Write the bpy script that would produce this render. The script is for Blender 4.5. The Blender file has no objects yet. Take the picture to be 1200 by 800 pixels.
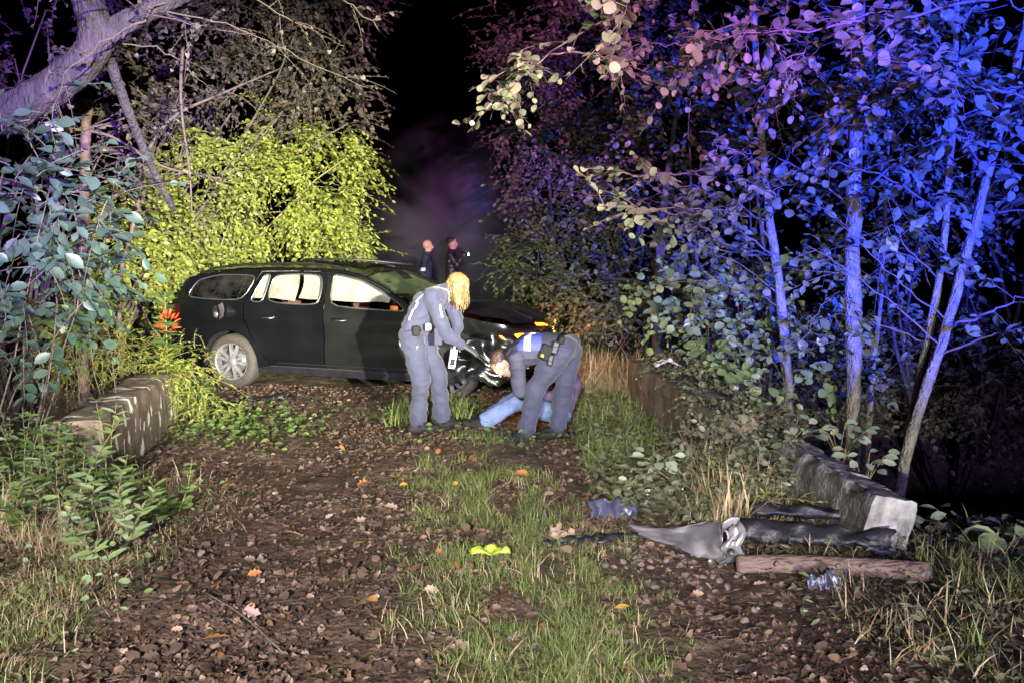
import bpy, math, random
import numpy as np
from mathutils import Vector, Matrix, noise
from mathutils.geometry import delaunay_2d_cdt
from mathutils.bvhtree import BVHTree

random.seed(7)
RNG = np.random.default_rng(7)
scene = bpy.context.scene
COL = scene.collection
R = math.radians

# ------------------------------------------------------------------ camera
CAM_H, PITCH, FPX = 1.65, R(6.66), 942.0
cam_data = bpy.data.cameras.new('camera')
cam = bpy.data.objects.new('camera', cam_data)
COL.objects.link(cam)
cam.location = (0, 0, CAM_H)
cam.rotation_euler = (R(90) - PITCH, 0, 0)
cam_data.sensor_width = 36.0
cam_data.lens = FPX / 1200 * 36
cam_data.clip_start = 0.05
cam_data.clip_end = 2000
scene.camera = cam

# ------------------------------------------------------------------ night sky
world = bpy.data.worlds.new('World')
scene.world = world
world.use_nodes = True
nt = world.node_tree
nt.nodes.clear()
sky = nt.nodes.new('ShaderNodeTexSky')
sky.sky_type = 'NISHITA'
sky.sun_disc = False
sky.sun_elevation = R(-6)
sky.sun_rotation = R(200)
bg = nt.nodes.new('ShaderNodeBackground')
bg.inputs['Strength'].default_value = 0.012
wo = nt.nodes.new('ShaderNodeOutputWorld')
nt.links.new(sky.outputs[0], bg.inputs['Color'])
nt.links.new(bg.outputs[0], wo.inputs['Surface'])

def lamp(name, kind, loc, energy, color, target=None, size=60, blend=0.5, radius=0.06):
    d = bpy.data.lights.new(name, kind)
    d.energy = energy
    d.color = color
    if kind == 'SPOT':
        d.spot_size = R(size); d.spot_blend = blend
    if kind in ('SPOT', 'POINT'):
        d.shadow_soft_size = radius
    o = bpy.data.objects.new(name, d)
    COL.objects.link(o)
    o.location = loc
    if target is not None:
        o.rotation_euler = (Vector(target) - Vector(loc)).to_track_quat('-Z', 'Y').to_euler()
    return o

moon = lamp('moon', 'SUN', (0, 0, 30), 0.01, (0.75, 0.83, 1.0))
moon.data.angle = R(0.5)
moon.rotation_euler = (R(45), 0, R(20))
# the emergency vehicles' lamps and some added fill spots stand on the track behind the photographer
lamp('floodlight', 'SPOT', (5.2, -9.0, 2.7), 112000, (1.0, 0.94, 0.74), (-2.9, 9.8, 1.9), 18.5, 1.0, 0.12)
lamp('headlight', 'SPOT', (0.6, -6.5, 1.1), 3000, (1.0, 0.95, 0.88), (-0.3, 6.0, -0.45), 46, 0.8, 0.10)
lamp('headlight', 'SPOT', (1.9, -6.5, 1.1), 9000, (1.0, 0.96, 0.82), (2.1, 7.2, 0.0), 22, 0.9, 0.10)
lamp('fill_light', 'SPOT', (-0.8, -5.0, 3.4), 13500, (1.0, 0.96, 0.90), (-1.2, 4.7, 0.0), 40, 0.9, 0.35)  # added fill over the near ground, softens the black leaf shadows
lamp('fill_light', 'SPOT', (0.4, -7.0, 3.2), 3500, (1.0, 0.97, 0.86), (0.6, 12.0, 1.3), 18, 1.0, 0.2)  # added neutral fill for the tree bank beyond the car
lamp('blue_beacon_and_wash', 'SPOT', (3.6, -5.0, 2.3), 105000, (0.02, 0.045, 1.0), (3.3, 7.0, 2.6), 24, 0.9, 0.05)
lamp('blue_beacon_and_wash', 'SPOT', (1.2, -5.0, 2.3), 30000, (0.22, 0.05, 1.0), (-3.9, 6.0, 2.9), 22, 0.9, 0.05)
lamp('blue_beacon_and_wash', 'SPOT', (2.4, -5.5, 2.4), 3800, (0.42, 0.30, 1.0), (0.4, 8.0, 3.4), 68, 0.8, 0.2)  # added wide purple wash that tints the upper foliage, not a beacon
lamp('red_beacon', 'SPOT', (2.4, -5.0, 2.4), 20000, (1.0, 0.22, 0.9), (0.9, 6.5, 3.4), 20, 1.0, 0.05)

scene.view_settings.view_transform = 'Standard'
scene.view_settings.look = 'None'
scene.view_settings.exposure = 0.0
scene.view_settings.gamma = 1.0
scene.view_settings.use_curve_mapping = False
scene.cycles.use_denoising = True
scene.cycles.max_bounces = 6
scene.cycles.diffuse_bounces = 2
scene.cycles.glossy_bounces = 3
scene.cycles.transparent_max_bounces = 12
scene.cycles.sample_clamp_indirect = 4.0

# ------------------------------------------------------------------ helpers
def at(px, py, Y):
    """point at depth Y seen at photograph pixel px, py"""
    a, b = (px - 600) / FPX, (400 - py) / FPX
    dy = math.cos(PITCH) + b * math.sin(PITCH)
    dz = -math.sin(PITCH) + b * math.cos(PITCH)
    return Vector((a / dy * Y, Y, CAM_H + dz / dy * Y))

def link(o, parent=None):
    COL.objects.link(o)
    if parent is not None:
        o.parent = parent
    return o

def tag(o, label, cat, group=None, kind=None):
    if label: o['label'] = label
    if cat: o['category'] = cat
    if group: o['group'] = group
    if kind: o['kind'] = kind
    return o

def thing(name, loc, label, cat, group=None):
    e = bpy.data.objects.new(name, None)
    e.empty_display_size = 0.1
    COL.objects.link(e)
    e.location = loc
    return tag(e, label, cat, group)

class Geo:
    def __init__(self):
        self.v = []; self.t = []; self.q = []; self.n = 0
    def add(self, V, F):
        V = np.asarray(V, dtype=np.float64).reshape(-1, 3)
        F = np.asarray(F, dtype=np.int64)
        (self.t if F.shape[1] == 3 else self.q).append(F + self.n)
        self.v.append(V); self.n += len(V)
    def add2(self, V, T, Q):
        V = np.asarray(V, dtype=np.float64).reshape(-1, 3)
        if len(T): self.t.append(np.asarray(T, dtype=np.int64) + self.n)
        if len(Q): self.q.append(np.asarray(Q, dtype=np.int64) + self.n)
        self.v.append(V); self.n += len(V)
    def mesh(self, name, off=(0, 0, 0), smooth=True):
        V = np.concatenate(self.v) - np.asarray(off, dtype=np.float64)
        T = np.concatenate(self.t) if self.t else np.zeros((0, 3), np.int64)
        Q = np.concatenate(self.q) if self.q else np.zeros((0, 4), np.int64)
        me = bpy.data.meshes.new(name)
        me.vertices.add(len(V))
        me.vertices.foreach_set('co', V.astype(np.float32).ravel())
        me.loops.add(T.size + Q.size)
        me.loops.foreach_set('vertex_index', np.concatenate([T.ravel(), Q.ravel()]).astype(np.int32))
        me.polygons.add(len(T) + len(Q))
        st = np.concatenate([np.arange(len(T)) * 3, T.size + np.arange(len(Q)) * 4])
        me.polygons.foreach_set('loop_start', st.astype(np.int32))
        me.update(calc_edges=True)
        me.polygons.foreach_set('use_smooth', np.full(len(T) + len(Q), smooth))
        me.update()
        return me
    def build(self, name, mat, parent=None, smooth=True, off=None):
        if off is None:
            off = parent_loc(parent)
        me = self.mesh(name, off, smooth)
        me.materials.append(mat)
        return link(bpy.data.objects.new(name, me), parent)

def parent_loc(p):
    l = Vector((0, 0, 0))
    while p is not None:
        l += p.location; p = p.parent
    return l

def unit(v):
    v = np.asarray(v, dtype=np.float64)
    return v / np.maximum(np.linalg.norm(v, axis=-1, keepdims=True), 1e-9)

def tube(geo, pts, radii, sides=6, cap=True, ridge=0.0):
    P = np.asarray([tuple(p) for p in pts], dtype=np.float64)
    m = len(P)
    rad = np.broadcast_to(np.asarray(radii, dtype=np.float64), (m,))
    T = unit(np.gradient(P, axis=0))
    ref = np.array([0, 0, 1.0]) if abs(T[0, 2]) < 0.9 else np.array([1.0, 0, 0])
    V = []
    for i in range(m):
        a = ref - T[i] * np.dot(ref, T[i]); a = a / max(np.linalg.norm(a), 1e-9)
        ref = a
        b = np.cross(T[i], a)
        ang = np.linspace(0, 2 * math.pi, sides, endpoint=False)
        rr = np.full(sides, rad[i])
        if ridge:
            rr = rr * (1 + ridge * np.array([noise.noise(Vector((math.cos(q) * 4.5, math.sin(q) * 4.5, i * 0.22))) + 0.5 * noise.noise(Vector((math.cos(q) * 9, math.sin(q) * 9, i * 0.5))) for q in ang]))
        V.append(P[i] + rr[:, None] * (np.cos(ang)[:, None] * a + np.sin(ang)[:, None] * b))
    V = np.concatenate(V)
    Q = []
    for i in range(m - 1):
        for k in range(sides):
            k2 = (k + 1) % sides
            Q.append((i * sides + k, i * sides + k2, (i + 1) * sides + k2, (i + 1) * sides + k))
    Tt = []
    if cap:
        V = np.concatenate([V, P[:1], P[-1:]])
        c0, c1 = m * sides, m * sides + 1
        for k in range(sides):
            k2 = (k + 1) % sides
            Tt.append((c0, k2, k)); Tt.append((c1, (m - 1) * sides + k, (m - 1) * sides + k2))
    geo.add2(V, Tt, Q)

def tubes3(geo, P, rad):
    """K polylines of m points at once, three-sided.  P (K,m,3), rad (m,)"""
    K, m, _ = P.shape
    if K == 0: return
    T = unit(np.gradient(P, axis=1))
    ref = np.array([0.13, 0.21, 0.97])
    A = unit(np.cross(T, ref)); B = np.cross(T, A)
    ang = np.array([0, 2.094, 4.189])
    V = P[:, :, None, :] + rad[None, :, None, None] * (np.cos(ang)[None, None, :, None] * A[:, :, None, :] + np.sin(ang)[None, None, :, None] * B[:, :, None, :])
    V = V.reshape(-1, 3)
    q = []
    for i in range(m - 1):
        for k in range(3):
            k2 = (k + 1) % 3
            q.append((i * 3 + k, i * 3 + k2, (i + 1) * 3 + k2, (i + 1) * 3 + k))
    q = np.array(q)
    Q = (q[None] + (np.arange(K) * m * 3)[:, None, None]).reshape(-1, 4)
    geo.add2(V, [], Q)

def box(geo, c, s, rot=None):
    x, y, z = [v / 2 for v in s]
    V = np.array([(-x,-y,-z),(x,-y,-z),(x,y,-z),(-x,y,-z),(-x,-y,z),(x,-y,z),(x,y,z),(-x,y,z)])
    if rot is not None:
        V = V @ np.array(rot).T
    geo.add(V + np.array(c), [(0,3,2,1),(4,5,6,7),(0,1,5,4),(1,2,6,5),(2,3,7,6),(3,0,4,7)])

def lathe(geo, prof, n=40, axis='y', c=(0,0,0), closed=False):
    """prof: list of (r, h)"""
    V = []
    for i in range(n):
        a = 2 * math.pi * i / n
        for r, h in prof:
            V.append((c[0] + r * math.cos(a), c[1] + h, c[2] + r * math.sin(a)) if axis == 'y' else (c[0] + r * math.cos(a), c[1] + r * math.sin(a), c[2] + h))
    m = len(prof); Q = []
    for i in range(n):
        j = (i + 1) % n
        for k in range(m if closed else m - 1):
            k2 = (k + 1) % m
            Q.append((i * m + k, i * m + k2, j * m + k2, j * m + k))
    geo.add(V, Q)

# value noise for layout
_lat = np.random.default_rng(3).random((256, 256))
def vnoise(x, y, s=1.0):
    x = np.asarray(x, dtype=np.float64) * s + 1000; y = np.asarray(y, dtype=np.float64) * s + 1000
    xi = np.floor(x).astype(int); yi = np.floor(y).astype(int)
    fx = x - xi; fy = y - yi
    fx = fx * fx * (3 - 2 * fx); fy = fy * fy * (3 - 2 * fy)
    g = lambda i, j: _lat[i % 256, j % 256]
    return (g(xi, yi) * (1 - fx) + g(xi + 1, yi) * fx) * (1 - fy) + (g(xi, yi + 1) * (1 - fx) + g(xi + 1, yi + 1) * fx) * fy
def fbm(x, y, s=1.0, o=4):
    r = 0; a = 0.5
    for i in range(o):
        r = r + a * vnoise(x + 17 * i, y - 9 * i, s); s *= 2.03; a *= 0.5
    return r
def sstep(a, b, x):
    t = np.clip((np.asarray(x, dtype=np.float64) - a) / (b - a), 0, 1)
    return t * t * (3 - 2 * t)

# ------------------------------------------------------------------ materials
def new_mat(name):
    m = bpy.data.materials.new(name); m.use_nodes = True
    n = m.node_tree; n.nodes.clear()
    out = n.nodes.new('ShaderNodeOutputMaterial')
    return m, n, out
def N(n, t, **kw):
    x = n.nodes.new(t)
    for k, v in kw.items():
        setattr(x, k, v)
    return x
def ramp(n, stops):
    r = n.nodes.new('ShaderNodeValToRGB')
    e = r.color_ramp.elements
    while len(e) < len(stops): e.new(0.5)
    for i, (p, c) in enumerate(stops):
        e[i].position = p; e[i].color = (*c, 1) if len(c) == 3 else c
    return r

def plain(name, c1, c2=None, scale=8, rough=0.6, bump=0.15, metal=0.0, spec=0.5, coat=0.0, stretch=(1,1,1), detail=5, bscale=None, sheen=0.0):
    m, n, out = new_mat(name)
    p = N(n, 'ShaderNodeBsdfPrincipled')
    tc = N(n, 'ShaderNodeTexCoord'); mp = N(n, 'ShaderNodeMapping')
    mp.inputs['Scale'].default_value = stretch
    n.links.new(tc.outputs['Object'], mp.inputs[0])
    nz = N(n, 'ShaderNodeTexNoise'); nz.inputs['Scale'].default_value = scale; nz.inputs['Detail'].default_value = detail
    n.links.new(mp.outputs[0], nz.inputs['Vector'])
    r = ramp(n, [(0.3, c1), (0.7, c2 or tuple(v * 0.6 for v in c1))])
    n.links.new(nz.outputs['Fac'], r.inputs[0]); n.links.new(r.outputs[0], p.inputs['Base Color'])
    p.inputs['Roughness'].default_value = rough; p.inputs['Metallic'].default_value = metal
    p.inputs['Specular IOR Level'].default_value = spec
    p.inputs['Coat Weight'].default_value = coat; p.inputs['Coat Roughness'].default_value = 0.08
    p.inputs['Sheen Weight'].default_value = sheen
    if bump:
        nb = N(n, 'ShaderNodeTexNoise'); nb.inputs['Scale'].default_value = bscale or scale * 3; nb.inputs['Detail'].default_value = 6
        n.links.new(mp.outputs[0], nb.inputs['Vector'])
        b = N(n, 'ShaderNodeBump'); b.inputs['Strength'].default_value = bump; b.inputs['Distance'].default_value = 0.02
        n.links.new(nb.outputs['Fac'], b.inputs['Height']); n.links.new(b.outputs[0], p.inputs['Normal'])
    n.links.new(p.outputs[0], out.inputs[0])
    return m

def leaf_mat(name, stops, trans=0.25, rough=0.45, spec=0.4):
    m, n, out = new_mat(name)
    g = N(n, 'ShaderNodeNewGeometry'); oi = N(n, 'ShaderNodeObjectInfo')
    a = N(n, 'ShaderNodeMath', operation='ADD'); f = N(n, 'ShaderNodeMath', operation='FRACT')
    n.links.new(g.outputs['Random Per Island'], a.inputs[0]); n.links.new(oi.outputs['Random'], a.inputs[1]); n.links.new(a.outputs[0], f.inputs[0])
    k = len(stops)
    r = ramp(n, [(i / (k - 1), c) for i, c in enumerate(stops)])
    n.links.new(f.outputs[0], r.inputs[0])
    tc = N(n, 'ShaderNodeTexCoord')
    nz = N(n, 'ShaderNodeTexNoise'); nz.inputs['Scale'].default_value = 60; nz.inputs['Detail'].default_value = 3
    n.links.new(tc.outputs['Object'], nz.inputs['Vector'])
    mx = N(n, 'ShaderNodeMix', data_type='RGBA', blend_type='MULTIPLY'); mx.inputs[0].default_value = 0.6
    r2 = ramp(n, [(0.3, (0.6, 0.6, 0.6)), (0.7, (1.15, 1.15, 1.15))])
    n.links.new(nz.outputs['Fac'], r2.inputs[0])
    n.links.new(r.outputs[0], mx.inputs[6]); n.links.new(r2.outputs[0], mx.inputs[7])
    p = N(n, 'ShaderNodeBsdfPrincipled'); p.inputs['Roughness'].default_value = rough; p.inputs['Specular IOR Level'].default_value = spec
    t = N(n, 'ShaderNodeBsdfTranslucent')
    n.links.new(mx.outputs[2], p.inputs['Base Color']); n.links.new(mx.outputs[2], t.inputs[0])
    s = N(n, 'ShaderNodeMixShader'); s.inputs[0].default_value = trans
    n.links.new(p.outputs[0], s.inputs[1]); n.links.new(t.outputs[0], s.inputs[2]); n.links.new(s.outputs[0], out.inputs[0])
    return m

M = {}
M['green'] = leaf_mat('leaf_green', [(0.05,0.10,0.025),(0.09,0.15,0.035),(0.12,0.17,0.05),(0.07,0.11,0.04)])
M['pale_green'] = leaf_mat('leaf_pale_green', [(0.13,0.20,0.08),(0.20,0.27,0.13),(0.16,0.22,0.06),(0.25,0.30,0.20)], spec=0.6)
M['willow'] = leaf_mat('leaf_willow', [(0.12,0.17,0.025),(0.19,0.24,0.035),(0.26,0.30,0.055),(0.15,0.19,0.03)])
M['dull'] = leaf_mat('leaf_dull', [(0.07,0.09,0.04),(0.10,0.12,0.06),(0.12,0.12,0.07),(0.15,0.15,0.10)])
M['teal'] = leaf_mat('leaf_blue_green', [(0.03,0.06,0.04),(0.045,0.085,0.06),(0.06,0.10,0.075),(0.04,0.07,0.04)], spec=0.5)
M['ivy'] = leaf_mat('leaf_ivy', [(0.07,0.06,0.05),(0.11,0.09,0.075),(0.085,0.08,0.05),(0.14,0.115,0.09)])
M['hazel'] = leaf_mat('leaf_hazel', [(0.09,0.12,0.06),(0.13,0.16,0.08),(0.17,0.18,0.10),(0.11,0.13,0.08)], spec=0.3)
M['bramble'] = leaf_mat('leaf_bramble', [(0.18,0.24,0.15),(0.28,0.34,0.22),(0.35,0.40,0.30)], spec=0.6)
M['red_leaf'] = leaf_mat('leaf_red', [(0.70,0.05,0.015),(0.85,0.10,0.02),(0.6,0.12,0.03)])
M['brown_leaf'] = leaf_mat('leaf_brown', [(0.05,0.031,0.024),(0.085,0.053,0.038),(0.15,0.095,0.062),(0.04,0.028,0.023),(0.11,0.075,0.058),(0.075,0.045,0.03),(0.21,0.14,0.095)], trans=0.08, rough=0.5)
M['pale_leaf'] = leaf_mat('leaf_pale_brown', [(0.24,0.16,0.115),(0.30,0.21,0.16),(0.22,0.16,0.14)], trans=0.08, rough=0.55)
M['yellow_leaf'] = leaf_mat('leaf_yellow', [(0.38,0.24,0.04),(0.45,0.29,0.05),(0.34,0.18,0.04)], trans=0.15)
M['orange_leaf'] = leaf_mat('leaf_orange', [(0.34,0.14,0.05),(0.38,0.18,0.06),(0.30,0.12,0.05)], trans=0.12)
M['grass'] = leaf_mat('grass_green', [(0.07,0.115,0.025),(0.14,0.19,0.055),(0.24,0.255,0.10),(0.11,0.155,0.04)], trans=0.3)
M['straw'] = leaf_mat('grass_dry', [(0.33,0.26,0.15),(0.42,0.34,0.22),(0.26,0.19,0.10),(0.24,0.22,0.09)], trans=0.2)
M['bark'] = plain('bark', (0.065,0.055,0.048), (0.022,0.019,0.017), 14, 0.8, 1.0, stretch=(1,1,0.25))
M['pale_bark'] = plain('pale_bark', (0.20,0.185,0.14), (0.08,0.08,0.055), 16, 0.55, 0.5, stretch=(1,1,0.5))
M['twig'] = plain('twig', (0.11,0.085,0.065), (0.055,0.045,0.035), 20, 0.8, 0.2)
M['green_stem'] = plain('green_stem', (0.14,0.17,0.06), (0.20,0.12,0.06), 20, 0.6, 0.1)

for _n, _d in (('bark', 0.07), ('pale_bark', 0.04), ('log', 0.05)):
    for _x in M.get(_n, M['bark']).node_tree.nodes:
        if _x.type == 'BUMP': _x.inputs['Distance'].default_value = _d; _x.inputs['Strength'].default_value = 1.0

def ground_material():
    m, n, out = new_mat('forest_floor')
    p = N(n, 'ShaderNodeBsdfPrincipled'); tc = N(n, 'ShaderNodeTexCoord')
    def nz(s, d=6):
        x = N(n, 'ShaderNodeTexNoise'); x.inputs['Scale'].default_value = s; x.inputs['Detail'].default_value = d
        n.links.new(tc.outputs['Object'], x.inputs['Vector']); return x
    a = ramp(n, [(0.32, (0.028, 0.018, 0.012)), (0.5, (0.065, 0.042, 0.028)), (0.68, (0.11, 0.075, 0.05))])
    n.links.new(nz(9).outputs['Fac'], a.inputs[0])
    b = ramp(n, [(0.3, (0.03, 0.04, 0.012)), (0.7, (0.09, 0.09, 0.035))])
    n.links.new(nz(14).outputs['Fac'], b.inputs[0])
    at_ = N(n, 'ShaderNodeAttribute', attribute_name='moss')
    mx = N(n, 'ShaderNodeMix', data_type='RGBA')
    n.links.new(at_.outputs['Fac'], mx.inputs[0]); n.links.new(a.outputs[0], mx.inputs[6]); n.links.new(b.outputs[0], mx.inputs[7])
    n.links.new(mx.outputs[2], p.inputs['Base Color'])
    rr = ramp(n, [(0.35, (0.45,) * 3), (0.65, (0.9,) * 3)])
    n.links.new(nz(4).outputs['Fac'], rr.inputs[0]); n.links.new(rr.outputs[0], p.inputs['Roughness'])
    p.inputs['Specular IOR Level'].default_value = 0.35
    bp = N(n, 'ShaderNodeBump'); bp.inputs['Strength'].default_value = 0.9; bp.inputs['Distance'].default_value = 0.03
    n.links.new(nz(28, 8).outputs['Fac'], bp.inputs['Height']); n.links.new(bp.outputs[0], p.inputs['Normal'])
    n.links.new(p.outputs[0], out.inputs[0])
    return m

def concrete_material(name, base, dark, blotch=0.0):
    m, n, out = new_mat(name)
    p = N(n, 'ShaderNodeBsdfPrincipled'); tc = N(n, 'ShaderNodeTexCoord')
    nz = N(n, 'ShaderNodeTexNoise'); nz.inputs['Scale'].default_value = 7; nz.inputs['Detail'].default_value = 9; nz.inputs['Roughness'].default_value = 0.65
    n.links.new(tc.outputs['Object'], nz.inputs['Vector'])
    r = ramp(n, [(0.35, dark), (0.62, base)])
    n.links.new(nz.outputs['Fac'], r.inputs[0])
    mp = N(n, 'ShaderNodeMapping'); mp.inputs['Scale'].default_value = (2.6, 2.6, 0.35)
    n.links.new(tc.outputs['Object'], mp.inputs[0])
    st = N(n, 'ShaderNodeTexNoise'); st.inputs['Scale'].default_value = 4; st.inputs['Detail'].default_value = 5
    n.links.new(mp.outputs[0], st.inputs['Vector'])
    sr = ramp(n, [(0.35, (0.45, 0.42, 0.36)), (0.6, (1, 1, 1))]); n.links.new(st.outputs['Fac'], sr.inputs[0])
    mm = N(n, 'ShaderNodeMix', data_type='RGBA', blend_type='MULTIPLY'); mm.inputs[0].default_value = 0.8
    n.links.new(r.outputs[0], mm.inputs[6]); n.links.new(sr.outputs[0], mm.inputs[7])
    col = mm.outputs[2]
    if blotch:
        mp2 = N(n, 'ShaderNodeMapping'); mp2.inputs['Scale'].default_value = (1, 9.0, 4.2)
        n.links.new(tc.outputs['Object'], mp2.inputs[0])
        dn = N(n, 'ShaderNodeTexNoise'); dn.inputs['Scale'].default_value = 3
        n.links.new(mp2.outputs[0], dn.inputs['Vector'])
        ad = N(n, 'ShaderNodeMix', data_type='RGBA', blend_type='ADD'); ad.inputs[0].default_value = 0.55
        n.links.new(mp2.outputs[0], ad.inputs[6]); n.links.new(dn.outputs['Color'], ad.inputs[7])
        vo = N(n, 'ShaderNodeTexVoronoi'); vo.inputs['Scale'].default_value = 1.0
        n.links.new(ad.outputs[2], vo.inputs['Vector'])
        br = ramp(n, [(blotch, (1, 1, 1)), (blotch + 0.05, (0, 0, 0))]); n.links.new(vo.outputs['Distance'], br.inputs[0])
        m2 = N(n, 'ShaderNodeMix', data_type='RGBA'); n.links.new(br.outputs[0], m2.inputs[0])
        n.links.new(col, m2.inputs[6]); m2.inputs[7].default_value = (0.75, 0.72, 0.64, 1)
        col = m2.outputs[2]
    n.links.new(col, p.inputs['Base Color'])
    p.inputs['Roughness'].default_value = 0.9
    bp = N(n, 'ShaderNodeBump'); bp.inputs['Strength'].default_value = 0.5; bp.inputs['Distance'].default_value = 0.02
    nb = N(n, 'ShaderNodeTexNoise'); nb.inputs['Scale'].default_value = 40; nb.inputs['Detail'].default_value = 6
    n.links.new(tc.outputs['Object'], nb.inputs['Vector'])
    n.links.new(nb.outputs['Fac'], bp.inputs['Height']); n.links.new(bp.outputs[0], p.inputs['Normal'])
    n.links.new(p.outputs[0], out.inputs[0])
    return m

def emit(name, col, s):
    m, n, out = new_mat(name)
    e = N(n, 'ShaderNodeEmission'); e.inputs[0].default_value = (*col, 1); e.inputs[1].default_value = s
    n.links.new(e.outputs[0], out.inputs[0]); return m

def glass_mat(name, tint, clear=0.85, crack=0.0, haze=(0.3, 0.33, 0.26)):
    m, n, out = new_mat(name)
    t = N(n, 'ShaderNodeBsdfTransparent'); t.inputs[0].default_value = (*tint, 1)
    g = N(n, 'ShaderNodeBsdfGlossy'); g.inputs['Roughness'].default_value = 0.03; g.inputs[0].default_value = (0.9, 0.95, 0.9, 1)
    s = N(n, 'ShaderNodeMixShader'); s.inputs[0].default_value = 1 - clear
    n.links.new(t.outputs[0], s.inputs[1]); n.links.new(g.outputs[0], s.inputs[2])
    last = s
    if crack:
        tc = N(n, 'ShaderNodeTexCoord')
        v = N(n, 'ShaderNodeTexVoronoi', feature='DISTANCE_TO_EDGE'); v.inputs['Scale'].default_value = 22
        n.links.new(tc.outputs['Object'], v.inputs['Vector'])
        nz = N(n, 'ShaderNodeTexNoise'); nz.inputs['Scale'].default_value = 5; nz.inputs['Detail'].default_value = 6
        n.links.new(tc.outputs['Object'], nz.inputs['Vector'])
        r = ramp(n, [(0.0, (1, 1, 1)), (0.08, (0, 0, 0))]); n.links.new(v.outputs[0], r.inputs[0])
        r2 = ramp(n, [(0.4, (0, 0, 0)), (0.65, (1, 1, 1))]); n.links.new(nz.outputs['Fac'], r2.inputs[0])
        mu = N(n, 'ShaderNodeMath', operation='MAXIMUM'); n.links.new(r.outputs[0], mu.inputs[0]); n.links.new(r2.outputs[0], mu.inputs[1])
        mk = N(n, 'ShaderNodeMath', operation='MULTIPLY'); mk.inputs[1].default_value = crack; n.links.new(mu.outputs[0], mk.inputs[0])
        d = N(n, 'ShaderNodeBsdfDiffuse'); d.inputs[0].default_value = (*haze, 1)
        s2 = N(n, 'ShaderNodeMixShader'); n.links.new(mk.outputs[0], s2.inputs[0]); n.links.new(s.outputs[0], s2.inputs[1]); n.links.new(d.outputs[0], s2.inputs[2])
        last = s2
    n.links.new(last.outputs[0], out.inputs[0])
    return m

M['ground'] = ground_material()
M['wall_l'] = concrete_material('stained_concrete', (0.22, 0.175, 0.125), (0.085, 0.065, 0.045), 0.27)
M['wall_r'] = concrete_material('mossy_concrete', (0.15, 0.12, 0.085), (0.045, 0.04, 0.025))
M['wall_b'] = concrete_material('broken_concrete', (0.30, 0.30, 0.29), (0.09, 0.09, 0.085))
M['water'] = plain('dark_water', (0.004,0.006,0.008), (0.006,0.008,0.006), 3, 0.08, 0.1)
M['paint'] = plain('black_car_paint', (0.003,0.0035,0.0045), (0.005,0.0055,0.006), 3, 0.20, 0.0, spec=0.5, coat=0.6)
M['paint_dust_and_sheen'] = plain('dust_and_sheen_car_paint', (0.0045,0.005,0.0055), (0.009,0.0095,0.009), 4, 0.26, 0.15, coat=0.4, bscale=7)
M['torn'] = plain('scraped_wing', (0.022,0.024,0.024), (0.007,0.008,0.008), 4, 0.30, 0.2, spec=0.6, coat=0.3, bscale=8)
M['trim'] = plain('satin_trim', (0.45,0.45,0.45), (0.35,0.35,0.35), 5, 0.25, 0.0, metal=0.9)
M['black_plastic'] = plain('black_plastic', (0.006,0.006,0.008), (0.012,0.012,0.015), 12, 0.45, 0.25, spec=0.35)
M['grey_plastic'] = plain('grey_plastic', (0.14,0.135,0.145), (0.05,0.048,0.054), 7, 0.33, 0.12)
M['rubber'] = plain('tyre_rubber', (0.05,0.042,0.034), (0.03,0.026,0.022), 18, 0.8, 0.3)
M['alloy'] = plain('alloy', (0.40,0.40,0.42), (0.22,0.22,0.23), 10, 0.35, 0.05, metal=0.6)
M['airbag'] = plain('airbag_fabric', (0.26,0.26,0.22), (0.15,0.15,0.125), 6, 0.85, 0.8, bscale=7)
M['seat'] = plain('seat_fabric', (0.10,0.035,0.025), (0.05,0.02,0.015), 30, 0.9, 0.2)
M['dark'] = plain('dark_interior', (0.008,0.008,0.009), (0.012,0.012,0.012), 9, 0.8, 0.0)
M['glass'] = glass_mat('window_glass', (0.97,0.98,0.95), 0.95)
M['tinted'] = glass_mat('tinted_glass', (0.10,0.11,0.10), 0.9, 0.10, (0.16,0.16,0.14))
M['cracked'] = glass_mat('cracked_windscreen', (0.35,0.42,0.32), 0.88, 0.35, (0.16,0.20,0.11))
M['lamp_glass'] = glass_mat('lamp_glass', (0.9,0.9,0.9), 0.7, 0.2, (0.5,0.5,0.5))
M['indicator'] = emit('lit_indicator', (1.0,0.16,0.01), 14)
M['amber'] = plain('amber_plastic', (0.75,0.20,0.04), (0.6,0.12,0.03), 9, 0.3, 0.0)
M['torch_lens'] = emit('torch_lens', (1.0,0.95,0.85), 40)
M['uniform'] = plain('uniform_cloth', (0.037,0.041,0.080), (0.020,0.023,0.048), 6, 0.85, 1.0, bscale=9, sheen=0.1)
M['uniform_trousers'] = plain('uniform_trouser_cloth', (0.031,0.035,0.068), (0.017,0.019,0.040), 6, 0.85, 1.0, bscale=8, sheen=0.1)
M['uniform_dark'] = plain('dark_uniform_cloth', (0.030,0.032,0.07), (0.02,0.022,0.05), 6, 0.85, 0.35, bscale=16)
M['jacket_grey'] = plain('grey_jacket', (0.036,0.036,0.062), (0.022,0.022,0.042), 6, 0.85, 1.0, bscale=9)
M['leather'] = plain('dark_leather', (0.035,0.028,0.03), (0.02,0.017,0.02), 8, 0.45, 0.3)
M['purple_jacket'] = plain('plum_jacket', (0.075,0.055,0.10), (0.05,0.035,0.075), 6, 0.8, 0.4, bscale=12)
M['denim'] = plain('denim', (0.13,0.18,0.32), (0.07,0.10,0.20), 9, 0.9, 0.4, bscale=20)
M['boot'] = plain('boot_leather', (0.008,0.008,0.009), (0.013,0.012,0.012), 12, 0.7, 0.2, spec=0.15)
M['glove'] = plain('glove_cloth', (0.03,0.03,0.035), (0.05,0.05,0.055), 12, 0.7, 0.3)
M['skin'] = plain('skin', (0.50,0.30,0.22), (0.42,0.23,0.17), 12, 0.5, 0.1)
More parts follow.
